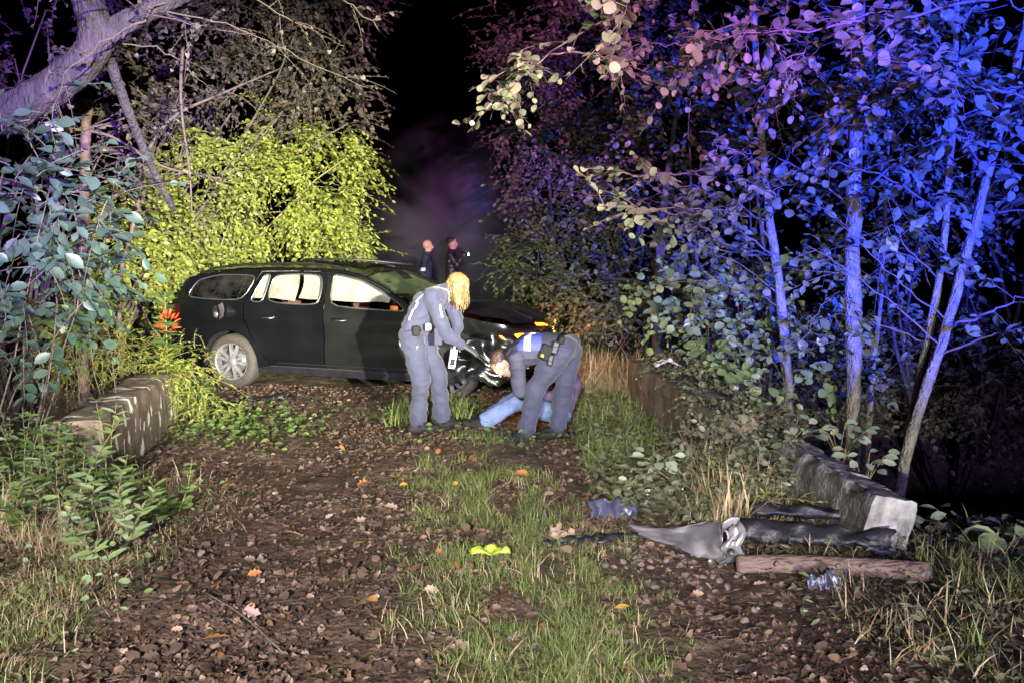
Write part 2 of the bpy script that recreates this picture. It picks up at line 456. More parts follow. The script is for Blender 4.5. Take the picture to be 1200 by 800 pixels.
M['hair_blonde'] = plain('blonde_hair', (0.33,0.215,0.085), (0.13,0.075,0.025), 9, 0.45, 0.6, stretch=(4,4,0.6), bscale=30)
M['hair_dark'] = plain('dark_hair', (0.05,0.03,0.02), (0.03,0.018,0.012), 20, 0.5, 0.5)
M['reflective'] = plain('reflective_white', (0.82,0.84,0.90), (0.7,0.72,0.8), 9, 0.4, 0.0)
M['royal'] = plain('royal_blue_cloth', (0.05,0.06,0.35), (0.035,0.045,0.26), 9, 0.8, 0.2)
M['white_plastic'] = plain('white_plastic', (0.80,0.80,0.80), (0.70,0.70,0.72), 9, 0.35, 0.0)
M['screen'] = plain('device_screen', (0.02,0.018,0.03), (0.03,0.025,0.04), 9, 0.15, 0.0)
M['hi_yellow'] = plain('neon_yellow', (0.30,0.38,0.03), (0.16,0.24,0.02), 9, 0.5, 0.2)
M['paper'] = plain('paper', (0.70,0.69,0.66), (0.55,0.54,0.52), 9, 0.8, 0.4)
M['blue_shard'] = plain('blue_grey_plastic', (0.045,0.048,0.085), (0.025,0.028,0.05), 12, 0.35, 0.3)
M['stone'] = plain('stone', (0.13,0.095,0.08), (0.06,0.045,0.04), 25, 0.8, 0.3)
M['log'] = plain('peeled_log', (0.14,0.09,0.07), (0.05,0.032,0.028), 9, 0.75, 0.8, stretch=(0.4,2,2), bscale=30)

# ------------------------------------------------------------------ leaf templates
def leaf_template(kind):
    if kind == 'small':      # folded rhomb
        V = [(0,0,0),(0.32,0.5,0.10),(0,1,-0.06),(-0.32,0.5,0.10)]
        return np.array(V, float), np.array([(0,1,2),(0,2,3)]), np.zeros((0,4),int)
    if kind == 'narrow':
        V = [(0,0,0),(0.13,0.4,0.03),(0,1,-0.12),(-0.13,0.4,0.03)]
        return np.array(V, float), np.array([(0,1,2),(0,2,3)]), np.zeros((0,4),int)
    prof = {'oval':  [(0,0),(0.20,0.22),(0.30,0.48),(0.22,0.76),(0,1)],
            'round': [(0,0),(0.27,0.12),(0.43,0.38),(0.42,0.65),(0.24,0.90),(0,0.98)],
            'heart': [(0,0.06),(0.30,-0.02),(0.45,0.22),(0.32,0.60),(0.12,0.86),(0,1)],
            'lance': [(0,0),(0.10,0.18),(0.15,0.42),(0.10,0.74),(0,1)],
            'oak':   [(0,0),(0.09,0.14),(0.24,0.24),(0.13,0.36),(0.33,0.50),(0.19,0.62),(0.28,0.78),(0.12,0.88),(0,1)]}[kind]
    k = len(prof)
    mid = [(0, p[1] if i in (0, k - 1) else p[1], 0.0) for i, p in enumerate(prof)]
    V = [(0, m[1], -0.10 * m[1] ** 2) for m in mid]
    fold = 0.28
    Rr = [(p[0], p[1], p[0] * fold - 0.10 * p[1] ** 2) for p in prof[1:-1]]
    Ll = [(-p[0], p[1], p[0] * fold - 0.10 * p[1] ** 2) for p in prof[1:-1]]
    V = V + Rr + Ll
    T, Q = [], []
    r0, l0 = k, k + len(Rr)
    T += [(0, r0, 1), (0, 1, l0)]
    for i in range(1, k - 2):
        Q += [(i, r0 + i - 1, r0 + i, i + 1), (i, i + 1, l0 + i, l0 + i - 1)]
    T += [(k - 2, r0 + k - 3, k - 1), (k - 2, k - 1, l0 + k - 3)]
    return np.array(V, float), np.array(T), np.array(Q).reshape(-1, 4)
def scrap(seed):
    rg_ = np.random.default_rng(seed); n = 9
    a = np.linspace(0, 2 * math.pi, n, endpoint=False) + rg_.normal(0, 0.12, n)
    r = 0.42 * rg_.uniform(0.55, 1.1, n)
    V = np.stack([r * np.cos(a) * 0.75, 0.5 + r * np.sin(a) * 1.1, rg_.normal(0, 0.07, n)], -1)
    V = np.concatenate([V, [[0, 0.5, rg_.normal(0, 0.05)]]])
    return V, np.array([(k, (k + 1) % n, n) for k in range(n)]), np.zeros((0, 4), int)
LT = {k: leaf_template(k) for k in ('small', 'narrow', 'oval', 'round', 'heart', 'lance', 'oak')}
for _k in range(4): LT['scrap%d' % _k] = scrap(30 + _k)
LEAF_MESH = {}
def leaf_mesh(kind, mat):
    key = (kind, mat)
    if key not in LEAF_MESH:
        g = Geo(); V, T, Q = LT[kind]; g.add2(V, T, Q)
        me = g.mesh('leaf_' + kind); me.materials.append(M[mat]); LEAF_MESH[key] = me
    return LEAF_MESH[key]

def frames(D, Nn):
    Y = unit(D); X = unit(np.cross(Y, Nn)); Z = np.cross(X, Y)
    return X, Y, Z
def add_leaves(geo, kind, P, D, Nn, S, rng, wvar=0.25, curl=0.0):
    V, T, Q = LT[kind]
    n = len(P)
    if n == 0: return
    X, Y, Z = frames(D, Nn)
    w = S * (1 + wvar * (rng.random(n) - 0.5) * 2)
    lv = np.broadcast_to(V, (n,) + V.shape).copy()
    if curl:
        c = (rng.random(n) - 0.3) * curl
        lv[:, :, 2] += c[:, None] * (lv[:, :, 1] - 0.5) ** 2 * 2 + (rng.random(n)[:, None] - 0.3) * curl * lv[:, :, 0] ** 2 * 4
    W = P[:, None, :] + lv[:, :, 0:1] * (w[:, None] * X)[:, None, :] + lv[:, :, 1:2] * (S[:, None] * Y)[:, None, :] + lv[:, :, 2:3] * (S[:, None] * Z)[:, None, :]
    off = np.arange(n) * len(V)
    geo.add2(W.reshape(-1, 3), (T[None] + off[:, None, None]).reshape(-1, 3), (Q[None] + off[:, None, None]).reshape(-1, 4) if len(Q) else [])
def leaf_objects(parent, kind, mat, P, D, Nn, S, name='leaf'):
    X, Y, Z = frames(D, Nn)
    pl = np.array(parent_loc(parent)) if parent is not None else np.zeros(3)
    out = []
    for i in range(len(P)):
        o = bpy.data.objects.new(name, leaf_mesh(kind, mat))
        s = S[i]
        p = P[i] - pl
        o.matrix_local = Matrix(((X[i][0]*s, Y[i][0]*s, Z[i][0]*s, p[0]), (X[i][1]*s, Y[i][1]*s, Z[i][1]*s, p[1]), (X[i][2]*s, Y[i][2]*s, Z[i][2]*s, p[2]), (0,0,0,1)))
        COL.objects.link(o)
        if parent is not None: o.parent = parent
        out.append(o)
    return out

CAMV = np.array([0, 0, CAM_H])
def spray_leaves(rng, C, D, L, m, size, droop=0.35, spread=0.9, jitter=0.35, up=1.0, both=True):
    """K twigs; returns twig polylines and leaf arrays"""
    K = len(C)
    D = unit(D)
    t = np.linspace(0, 1, 5)
    L = np.broadcast_to(np.asarray(L, float), (K,))
    bend = rng.normal(0, 0.16, (K, 3))
    def pt(t):
        t = np.asarray(t)
        return C[:, None, :] + L[:, None, None] * (D[:, None, :] * t[None, :, None] + bend[:, None, :] * (t ** 2)[None, :, None] + np.array([0, 0, -droop])[None, None, :] * (t ** 2)[None, :, None])
    twig = pt(t)
    tl = (np.arange(m) + 0.6) / m
    P = pt(tl)
    T = unit(pt(tl + 0.02) - pt(tl - 0.02))
    side = unit(np.cross(T, np.array([0.05, 0.02, 1.0])))
    sgn = np.where(np.arange(m) % 2 == 0, 1.0, -1.0)[None, :, None]
    if not both: sgn = rng.choice([-1.0, 1.0], (K, m, 1))
    LD = unit(T * 0.7 + side * sgn * spread + rng.normal(0, jitter, (K, m, 3)) + np.array([0, 0, -0.15]))
    LN = unit(np.array([0, -0.35, up]) + rng.normal(0, 0.45, (K, m, 3)))
    S = size * (0.55 + 0.7 * rng.random((K, m))) * (1 - 0.35 * tl)[None, :]
    return twig, P.reshape(-1, 3), LD.reshape(-1, 3), LN.reshape(-1, 3), S.ravel()

def blob_sprays(rng, blobs, n, shell=0.45, outward=0.7, grav=0.0):
    vol = np.array([b[3] * b[4] * b[5] for b in blobs]) ** 0.75
    idx = rng.choice(len(blobs), n, p=vol / vol.sum())
    B = np.array(blobs)[idx]
    u = unit(rng.normal(0, 1, (n, 3)))
    r = (1 - shell) + shell * rng.random(n) ** 0.7
    C = B[:, :3] + B[:, 3:6] * u * r[:, None]
    D = unit(u * outward + rng.normal(0, 0.5, (n, 3)) + np.array([0, 0, grav]))
    return C, D

def bush(name, label, cat, base, blobs, n, L, m, size, kind, mat, rng, droop=0.3, stems=8, stem_r=0.02, stem_mat='twig', group=None,
         shell=0.5, outward=0.7, grav=0.0, parts=0, twig_r=0.004, part_names=('foliage', 'stem', 'twigs'), spread=0.9, up=1.0, gap=0.0, bark=None, clump=0.0):
    t = thing(name, base, label, cat, group)
    C, D = blob_sprays(rng, blobs, n, shell, outward, grav)
    if gap:
        keep = np.array([noise.noise(Vector(c) * 1.7 + Vector((base[0] * 3, 0, 0))) for c in C]) > gap - 0.5
        C, D = C[keep], D[keep]
    if clump:
        k = max(8, int(len(C) * 0.05)); ci = rng.choice(len(C), k)
        near = np.argmin(((C[:, None, :] - C[None, ci, :]) ** 2).sum(-1), axis=1)
        C = C + (C[ci][near] - C) * clump
    twig, P, LD, LN, S = spray_leaves(rng, C, D, L * (0.6 + 0.8 * rng.random(len(C))), m, size, droop, spread, up=up)
    tg = Geo(); tubes3(tg, twig, np.array([1, 0.9, 0.75, 0.55, 0.3]) * twig_r)
    o = tg.build(part_names[2], M[stem_mat], t); o['kind'] = 'stuff'
    if parts:
        d = np.linalg.norm(P - CAMV, axis=1); key = d / S
        order = np.argsort(key)
        # keep the largest-looking ones in frame as single leaves
        px = P[:, 0] / P[:, 1]; ok = np.abs(px) < 0.66
        order = order[ok[order]]
        sel = order[:parts]
        leaf_objects(t, kind, mat, P[sel], LD[sel], LN[sel], S[sel])
        mask = np.ones(len(P), bool); mask[sel] = False
        P, LD, LN, S = P[mask], LD[mask], LN[mask], S[mask]
    g = Geo(); add_leaves(g, kind, P, LD, LN, S, rng, curl=0.3)
    if g.n:
        o = g.build(part_names[0], M[mat], t); o['kind'] = 'stuff'
    B = np.array(blobs)
    for i in range(stems):
        b = B[i % len(B)]
        e = b[:3] + b[3:6] * rng.uniform(-0.5, 0.6, 3)
        s = np.array(base) + np.array([rng.uniform(-0.12, 0.12), rng.uniform(-0.1, 0.1), -0.05])
        mid = (s + e) / 2 + rng.normal(0, 0.12, 3) * np.linalg.norm(e - s)
        tt = np.linspace(0, 1, 9)[:, None]
        pts = (1 - tt) ** 2 * s + 2 * tt * (1 - tt) * mid + tt ** 2 * e + rng.normal(0, 0.012, (9, 3))
        sg = Geo(); tube(sg, pts, np.linspace(stem_r, stem_r * 0.3, 9), 6)
        sg.build(part_names[1], M[bark or stem_mat], t)
    return t

def smooth_path(pts, n=24):
    """Catmull-Rom through control points"""
    P = [Vector(p) for p in pts]
    P = [P[0] * 2 - P[1]] + P + [P[-1] * 2 - P[-2]]
    out = []
    segs = len(P) - 3
    for i in range(n):
        u = i / (n - 1) * segs; k = min(int(u), segs - 1); f = u - k
        a, b, c, d = P[k:k + 4]
        out.append(0.5 * ((2 * b) + (c - a) * f + (2 * a - 5 * b + 4 * c - d) * f * f + (3 * b - a - 3 * c + d) * f ** 3))
    return out

def tree(name, label, base, trunks, branches, rng, leaf, mat, size, m=7, twig_len=0.32, twigs_per_m=9, bark='pale_bark', parts=200,
         group=None, cat='tree', twig_mat='twig', droop=0.25, sides=10):
    """trunks: list of (control points, r0, r1); branches: list of (control points, r0)"""
    t = thing(name, base, label, cat, group)
    for pts, r0, r1 in trunks:
        nt_ = 30 if sides < 20 else 90
        P = smooth_path(pts, nt_)
        P = [p + Vector((rng.normal(0, r0 * 0.09) * (30 / nt_) ** 2, rng.normal(0, r0 * 0.09) * (30 / nt_) ** 2, 0)) for p in P]
        g = Geo(); tube(g, P, np.linspace(r0, r1, nt_) * (1 + 0.05 * (30 / nt_) * rng.normal(0, 1, nt_)), sides, ridge=0.17)
        g.build('trunk', M[bark], t)
    Cs, Ds = [], []
    for pts, r0 in branches:
        n = 18
        P = smooth_path(pts, n)
        jit = r0 * 0.9
        P = [p + Vector((rng.normal(0, jit), rng.normal(0, jit), rng.normal(0, jit))) if 0 < i else p for i, p in enumerate(P)]
        g = Geo(); tube(g, P, np.linspace(r0, r0 * 0.25, n) * 0.75, 6)
        g.build('branch', M['twig'], t)
        A = np.array([tuple(p) for p in P])
        ln = np.linalg.norm(np.diff(A, axis=0), axis=1).sum()
        k = max(2, int(ln * twigs_per_m))
        u = 0.22 + 0.78 * rng.random(k)
        idx = np.minimum((u * (n - 1)).astype(int), n - 2)
        f = (u * (n - 1) - idx)[:, None]
        c = A[idx] * (1 - f) + A[idx + 1] * f
        tan = unit(A[idx + 1] - A[idx])
        d = unit(tan * 0.6 + unit(rng.normal(0, 1, (k, 3))) * 0.9 + np.array([0, 0, 0.1]))
        Cs.append(c); Ds.append(d)
    if Cs:
        C, D = np.concatenate(Cs), np.concatenate(Ds)
        twig, P, LD, LN, S = spray_leaves(rng, C, D, twig_len * (0.5 + rng.random(len(C))), m, size, droop, 0.8, 0.4)
        tg = Geo(); tubes3(tg, twig, np.array([1, 0.9, 0.75, 0.55, 0.3]) * 0.0035)
        o = tg.build('twigs', M[twig_mat], t); o['kind'] = 'stuff'
        px = P[:, 0] / P[:, 1]; key = np.linalg.norm(P - CAMV, axis=1) / S + np.where(np.abs(px) < 0.66, 0, 1e4)
        sel = np.argsort(key)[:parts]
        leaf_objects(t, leaf, mat, P[sel], LD[sel], LN[sel], S[sel])
        mask = np.ones(len(P), bool); mask[sel] = False
        if mask.any():
            g = Geo(); add_leaves(g, leaf, P[mask], LD[mask], LN[mask], S[mask], rng, curl=0.3)
            o = g.build('foliage', M[mat], t); o['kind'] = 'stuff'
    return t

# ------------------------------------------------------------------ ground
def track_u(x, y):
    return x - (-0.75 - 0.11 * (y - 6))
def height(x, y):
    x = np.asarray(x, float); y = np.asarray(y, float)
    u = track_u(x, y)
    h = (fbm(x, y, 1.3, 4) - 0.47) * 0.10 + (fbm(x, y, 7, 3) - 0.44) * 0.045
    h = h - 0.05 * np.exp(-((u + 0.8) / 0.38) ** 2) - 0.05 * np.exp(-((u - 1.45) / 0.32) ** 2) + 0.02 * np.exp(-((u - 0.4) / 0.35) ** 2)
    h = h + 0.10 * sstep(-1.6, -2.6, u) * sstep(5.4, 3.5, y) + 0.05 * sstep(2.0, 3.0, u) * sstep(4.6, 3.2, y)
    left = sstep(-2.62, -2.95, u) * sstep(5.1, 5.9, y) * sstep(9.3, 8.3, y)
    right = sstep(2.45, 2.9, u) * sstep(4.5, 5.3, y) * sstep(9.6, 8.4, y)
    h = h - 1.35 * (left + right)
    h = h + 0.35 * sstep(11, 18, y) * np.minimum(1, np.abs(u) / 4)
    return h
def h1(x, y):
    return float(height(np.array([x]), np.array([y]))[0])

def coords(lo, hi, dlo, dhi, step, grow=1.25):
    c = list(np.arange(dlo, dhi, step)); s = step; a = dhi
    while a < hi: c.append(a); s *= grow; a += s
    c.append(hi); s = step; a = dlo - step; pre = []
    while a > lo: pre.append(a); s *= grow; a -= s
    pre.append(lo)
    return np.array(pre[::-1] + c)
gx = coords(-400, 400, -6, 6, 0.05); gy = coords(-60, 600, 2.2, 11, 0.05)
GX, GY = np.meshgrid(gx, gy)
GZ = height(GX, GY)
g = Geo()
nx, ny = len(gx), len(gy)
ii = (np.arange(ny - 1)[:, None] * nx + np.arange(nx - 1)[None, :]).ravel()
g.add(np.stack([GX, GY, GZ], -1).reshape(-1, 3), np.stack([ii, ii + 1, ii + nx + 1, ii + nx], -1))
ground = g.build('ground', M['ground']); ground['kind'] = 'structure'
def grass_mask(x, y):
    u = track_u(x, y)
    nzs = fbm(x, y, 2.3, 3)
    mid = np.exp(-((u - 0.55 + 0.12 * (nzs - 0.45)) / 0.48) ** 2) * sstep(0.20, 0.36, nzs) * sstep(6.4, 5.5, y)
    lb = sstep(-1.05, -1.7, u + 0.6 * (nzs - 0.45)) * sstep(6.0, 5.0, y) * (0.35 + 0.65 * sstep(0.35, 0.5, nzs))
    rb = sstep(1.75, 2.3, u) * sstep(4.4, 3.9, y) * (0.15 + 0.55 * sstep(0.38, 0.52, nzs))
    rt = sstep(1.6, 2.0, u) * sstep(2.5, 2.2, u) * sstep(5.5, 6.2, y) * sstep(9, 8, y)
    feet = np.exp(-(((x + 0.35) / 0.75) ** 2 + ((y - 6.75) / 0.28) ** 2)) * 0.6 + np.exp(-(((x + 0.9) / 0.5) ** 2 + ((y - 7.9) / 0.4) ** 2)) * 0.9
    lw = np.exp(-(((x + 2.65) / 0.35) ** 2 + ((y - 7.3) / 0.6) ** 2)) * 0.7
    far = sstep(9.6, 10.5, y) * 0.8
    return np.clip(np.maximum.reduce([mid, lb * 0.9, rb, rt, feet, lw, far]), 0, 1)
mv = grass_mask(GX, GY).ravel().astype(np.float32)
att = ground.data.attributes.new('moss', 'FLOAT', 'POINT'); att.data.foreach_set('value', mv)

g = Geo()
g.add([(-60, 4.6, -1.12), (60, 4.6, -1.12), (60, 10, -1.12), (-60, 10, -1.12)], [(0, 1, 2, 3)])
st = g.build('stream', M['water']); st['kind'] = 'structure'

# ------------------------------------------------------------------ parapets
def parapet(name, a, b, thick, top_a, top_b, bottom, mat, label, rough=0.012, chip=0.03, seed=1):
    """concrete wall from a to b (xy) along its road face, thick to the outside"""
    a = Vector(a); b = Vector(b)
    n = 46; mz = 16; d = (b - a); ln = d.length; d.normalize(); nrm = Vector((-d.y, d.x)) * (1 if thick > 0 else -1); th = abs(thick)
    t = thing(name, (a.x, a.y, 0), label, 'wall')
    prof = []
    for k in range(mz): prof.append((0, k / (mz - 1)))
    for k in range(1, 8): prof.append((k / 7, 1.0))
    for k in range(1, mz): prof.append((1.0, 1 - k / (mz - 1)))
    V = []; rg = random.Random(seed)
    for i in range(n):
        s = i / (n - 1)
        for (q, zz) in prof:
            top = top_a + (top_b - top_a) * s
            p = a + d * (s * ln) + nrm * (q * th)
            z = bottom + (top - bottom) * zz
            v = Vector((p.x, p.y, z))
            nn = noise.noise(v * 9) * rough + noise.noise(v * 31) * rough * 0.6
            edge = max(0, zz - 0.93) / 0.07 if q in (0, 1.0) else 0
            v += Vector((nrm.x, nrm.y, 0)) * (nn if q < 0.5 else -nn)
            chip_ = chip * min(1, 6 * s * (1 - s))
            if zz == 1.0: v.z += nn * 1.2 - (chip_ * max(0, noise.noise(v * 5) - 0.05) * 2 if q in (0, 1.0) else 0)
            if edge: v += Vector((nrm.x, nrm.y, 0)) * ((0.012 + chip_ * max(0, noise.noise(v * 5 + Vector((3, 1, 2))))) * edge * (1 if q == 0 else -1))
            V.append(v)
    m = len(prof); Q = []
    for i in range(n - 1):
        for k in range(m - 1):
            Q.append((i * m + k, (i + 1) * m + k, (i + 1) * m + k + 1, i * m + k + 1))
    g = Geo(); g.add([tuple(v) for v in V], Q)
    for i in (0, n - 1):   # end faces
        base = g.n
        ring = [V[i * m + k] for k in range(m)]
        c = sum(ring, Vector()) / m
        g.add([tuple(v) for v in ring] + [tuple(c)], [(k, (k + 1) % m, m) if i else ((k + 1) % m, k, m) for k in range(m)])
    g.build('concrete_body', mat, t)
    return t
parapet('bridge_parapet', (-2.74, 5.3), (-3.14, 7.35), 0.34, 0.50, 0.50, -1.2, M['wall_l'],
        'low brown concrete bridge wall with pale white blotches beside the left grass bank')
parapet('bridge_parapet', (1.46, 5.75), (1.17, 8.05), -0.36, 0.44, 0.52, -1.2, M['wall_r'],
        'low dark mossy concrete bridge wall with a scrap of white paper on top', seed=4)
slab = parapet('broken_parapet', (1.86, 4.16), (1.72, 5.55), -0.25, 0.35, 0.25, -0.25, M['wall_b'],
        'tilted pale broken chunk of concrete wall behind the fallen log', rough=0.010, chip=0.16, seed=9)
slab.rotation_euler = (R(2), R(10), R(-4))

# ------------------------------------------------------------------ the car
CAR_YAW = R(-15)
car = thing('estate_car', (-1.78, 9.92, -0.02), 'black estate car with deployed airbags and a smashed front end', 'car')
car.rotation_euler = (R(0), R(0.6), CAR_YAW)
def part(geo, name, mat, parent=None, smooth=True):
    return geo.build(name, mat, parent or car, smooth, off=(0, 0, 0))
def in_poly(x, y, P):
    c = False; j = len(P) - 1
    for i in range(len(P)):
        if (P[i][1] > y) != (P[j][1] > y) and x < (P[j][0] - P[i][0]) * (y - P[i][1]) / (P[j][1] - P[i][1]) + P[i][0]:
            c = not c
        j = i
    return c
def dens(P, step=0.04):
    out = []
    for i in range(len(P)):
        a, b = Vector(P[i]), Vector(P[(i + 1) % len(P)])
        k = max(1, int((b - a).length / step))
        for q in range(k): out.append(a.lerp(b, q / k))
    return out
def round_poly(P, it=2, keep=()):
    for _ in range(it):
        Q = []
        for i in range(len(P)):
            a, b = Vector(P[i]), Vector(P[(i + 1) % len(P)])
            k = 0.14 if _ == 0 else 0.25; Q += [a.lerp(b, k), a.lerp(b, 1 - k)]
        P = Q
    return P
def panel(geo, outer, holes, fun, step=0.07):
    """flat outline in (x, z) triangulated and wrapped on the body surface by fun(x, z) -> y"""
    outer = dens(outer); holes = [dens(h) for h in holes]
    pts, edges = [], []
    for loop in [outer] + holes:
        b = len(pts); pts += loop; edges += [(b + i, b + (i + 1) % len(loop)) for i in range(len(loop))]
    xs = [p[0] for p in outer]; zs = [p[1] for p in outer]
    x = min(xs) + step / 2
    while x < max(xs):
        z = min(zs) + step / 2
        while z < max(zs):
            if in_poly(x, z, outer) and not any(in_poly(x, z, h) for h in holes): pts.append(Vector((x, z)))
            z += step
        x += step
    v, e, f, *_ = delaunay_2d_cdt([Vector((p[0], p[1])) for p in pts], edges, [], 0, 1e-5)
    F = []
    for t in f:
        cx = sum(v[i][0] for i in t) / 3; cz = sum(v[i][1] for i in t) / 3
        if in_poly(cx, cz, outer) and not any(in_poly(cx, cz, h) for h in holes): F.append(tuple(t))
    geo.add([(p[0], fun(p[0], p[1]), p[1]) for p in v], F)

def hw(x, z):
    w = 0.905
    if x > 1.3: w -= 0.15 * ((x - 1.3) / 1.06) ** 2.2
    if x < -1.5: w -= 0.13 * ((-x - 1.5) / 0.88) ** 2.2
    if z < 0.5: w -= 0.05 * ((0.5 - z) / 0.3) ** 2
    if z > 0.96: w -= (z - 0.96) * 0.40
    w += 0.014 * math.exp(-((z - 0.86) / 0.05) ** 2) - 0.012 * math.exp(-((z - 0.66) / 0.10) ** 2)
    for cx in (-1.355, 1.355):   # flared arches
        r = math.hypot(x - cx, z - 0.32)
        w += 0.018 * math.exp(-((r - 0.37) / 0.05) ** 2)
    return w
def crumple(x, z):
    k = max(0, min(1, (x - 1.25) / 0.6))
    v = Vector((x * 5, z * 5, 2.0))
    return k * (0.075 * noise.noise(v) + 0.05 * noise.noise(v * 2.3) - 0.035)
def hoodz(x):
    t = max(0, (x - 1.1) / 1.2)
    return 0.985 - 0.20 * t ** 1.7
def arc(cx, cz, r, a0, a1, n=18):
    return [(cx + r * math.cos(R(a0 + (a1 - a0) * i / n)), cz + r * math.sin(R(a0 + (a1 - a0) * i / n))) for i in range(n + 1)]
roofline = [(1.02, 0.985), (0.80, 1.11), (0.55, 1.245), (0.30, 1.345), (0.05, 1.395), (-0.3, 1.42), (-0.8, 1.42), (-1.3, 1.40), (-1.7, 1.36), (-1.98, 1.30)]
def roof_z(x):
    P = sorted(roofline)
    for a, b in zip(P, P[1:]):
        if a[0] <= x <= b[0]: return a[1] + (b[1] - a[1]) * (x - a[0]) / (b[0] - a[0])
    return P[0][1] if x < P[0][0] else P[-1][1]
G = 0.005
win_q = round_poly([(-1.99, 1.055), (-1.20, 1.04), (-1.06, 1.335), (-1.55, 1.335), (-1.86, 1.265)], 2)
win_r = round_poly([(-1.10, 1.035), (-0.93, 1.03), (-0.88, 1.350), (-0.965, 1.345)], 3)
win_r2 = round_poly([(-0.885, 1.03), (-0.20, 1.01), (-0.205, 1.365), (-0.845, 1.352)], 3)
win_f = round_poly([(-0.075, 1.005), (0.86, 0.975), (0.80, 1.04), (0.55, 1.19), (0.28, 1.305), (0.05, 1.35), (-0.085, 1.362)], 2)
rear_door = [(-0.135 - G, 0.30), (-0.135 - G, 1.0), (-0.15 - G, 1.39), (-0.55, 1.39), (-1.0, 1.378), (-1.10, 1.20), (-1.165, 1.03), (-1.15, 0.80), (-1.06, 0.60), (-0.93, 0.42), (-0.80, 0.30)]
front_door = [(-0.135 + G, 0.30), (0.92, 0.29), (0.985, 0.55), (0.99, 0.97), (0.86, 1.06), (0.55, 1.222), (0.29, 1.325), (0.05, 1.374), (-0.15 + G, 1.392), (-0.135 + G, 1.0)]
quarter = [(-0.80 - 2 * G, 0.30)] + [(-0.93 - 2 * G, 0.42), (-1.06 - 2 * G, 0.60)] + [(-1.15 - 2 * G, 0.80), (-1.165 - 2 * G, 1.03), (-1.10 - 2 * G, 1.20), (-1.0 - 2 * G, 1.380)] + \
          [(-1.0, 1.407), (-1.3, 1.398), (-1.7, 1.358), (-1.98, 1.298), (-2.17, 1.05), (-2.24, 0.85), (-2.26, 0.55), (-2.22, 0.26), (-1.70, 0.24)] + arc(-1.355, 0.32, 0.365, 195, 0) + [(-0.99, 0.26)]
fender = [(1.005, 0.965), (0.998, 0.55), (0.94, 0.29), (0.99, 0.26)] + arc(1.355, 0.32, 0.37, 180, -8) + [(1.80, 0.27), (2.08, 0.30), (2.20, 0.62), (2.10, 0.72)] + [(x, hoodz(x) - 0.012) for x in (2.0, 1.8, 1.6, 1.4, 1.2)]
sill = [(-0.985, 0.20), (0.99, 0.20), (0.985, 0.255), (0.93, 0.28), (-0.80, 0.29), (-0.975, 0.255)]
rail_top = [(-0.15, 1.397), (0.05, 1.380), (0.29, 1.331), (0.55, 1.228), (0.86, 1.066), (1.0, 0.975), (1.03, 0.985), (0.82, 1.105), (0.56, 1.252), (0.30, 1.352), (0.05, 1.402), (-0.3, 1.425), (-0.8, 1.425), (-1.0, 1.412), (-1.0, 1.384), (-0.55, 1.396)]
for s in (-1, 1):
    f = lambda x, z, s=s: s * hw(x, z)
    fc = lambda x, z, s=s: s * (hw(x, z) + (crumple(x, z) if s < 0 else crumple(x + 0.3, z + 3)))
    g = Geo(); panel(g, quarter, [win_q], f); part(g, 'rear_quarter_panel', M['paint'])
    g = Geo(); panel(g, rear_door, [win_r, win_r2], f); rd = part(g, 'door', M['paint'])
    g = Geo(); panel(g, front_door, [win_f], f); fd = part(g, 'door', M['paint_dust_and_sheen'] if s < 0 else M['paint'])  # near front door: paler paint carries a reflected light patch in its colour
    g = Geo(); panel(g, fender, [], fc, 0.05); part(g, 'front_wing', M['paint_dust_and_sheen'])
    g = Geo(); panel(g, sill, [], lambda x, z, s=s: s * (hw(x, z) + 0.006)); part(g, 'sill', M['black_plastic'])
    g = Geo(); panel(g, rail_top, [], lambda x, z, s=s: s * (hw(x, z) + 0.002)); part(g, 'roof_pillar', M['paint'])
    for w, mt, d in ((win_q, 'tinted', None), (win_r, 'glass', rd), (win_r2, 'glass', rd), (win_f, 'glass', fd)):
        g = Geo(); panel(g, w, [], lambda x, z, s=s: s * (hw(x, z) - 0.012)); gl = part(g, 'side_window', M[mt], d)
    for w in (win_q, win_r + [] , win_r2, win_f):
        g = Geo()
        P = [(p[0], s * (hw(p[0], p[1]) + 0.001), p[1]) for p in dens(w, 0.03)]
        tube(g, P + P[:1], 0.0075, 5, False); part(g, 'window_trim', M['trim'])
    for hx, dd in ((-0.93, rd), (-0.02, fd)):
        g = Geo(); y = s * (hw(hx, 0.86) + 0.022)
        P = [(hx - 0.0, y - s * 0.022, 0.862), (hx + 0.02, y, 0.865), (hx + 0.09, y + s * 0.004, 0.865), (hx + 0.17, y, 0.862), (hx + 0.19, y - s * 0.022, 0.858)]
        tube(g, smooth_path(P, 12), 0.014, 8); h = part(g, 'door_handle', M['paint'], dd)
        g = Geo(); tube(g, [(p[0], p[1] + s * 0.013, p[2] - 0.008) for p in P[1:4]], 0.004, 5); part(g, 'chrome_strip', M['trim'], dd)
    # rub strip crease along the doors
    g = Geo(); P = [(x, s * (hw(x, 0.335) + 0.004), 0.335) for x in np.linspace(-0.78, 0.90, 30)]
    tube(g, P, 0.008, 5); part(g, 'side_moulding', M['black_plastic'])
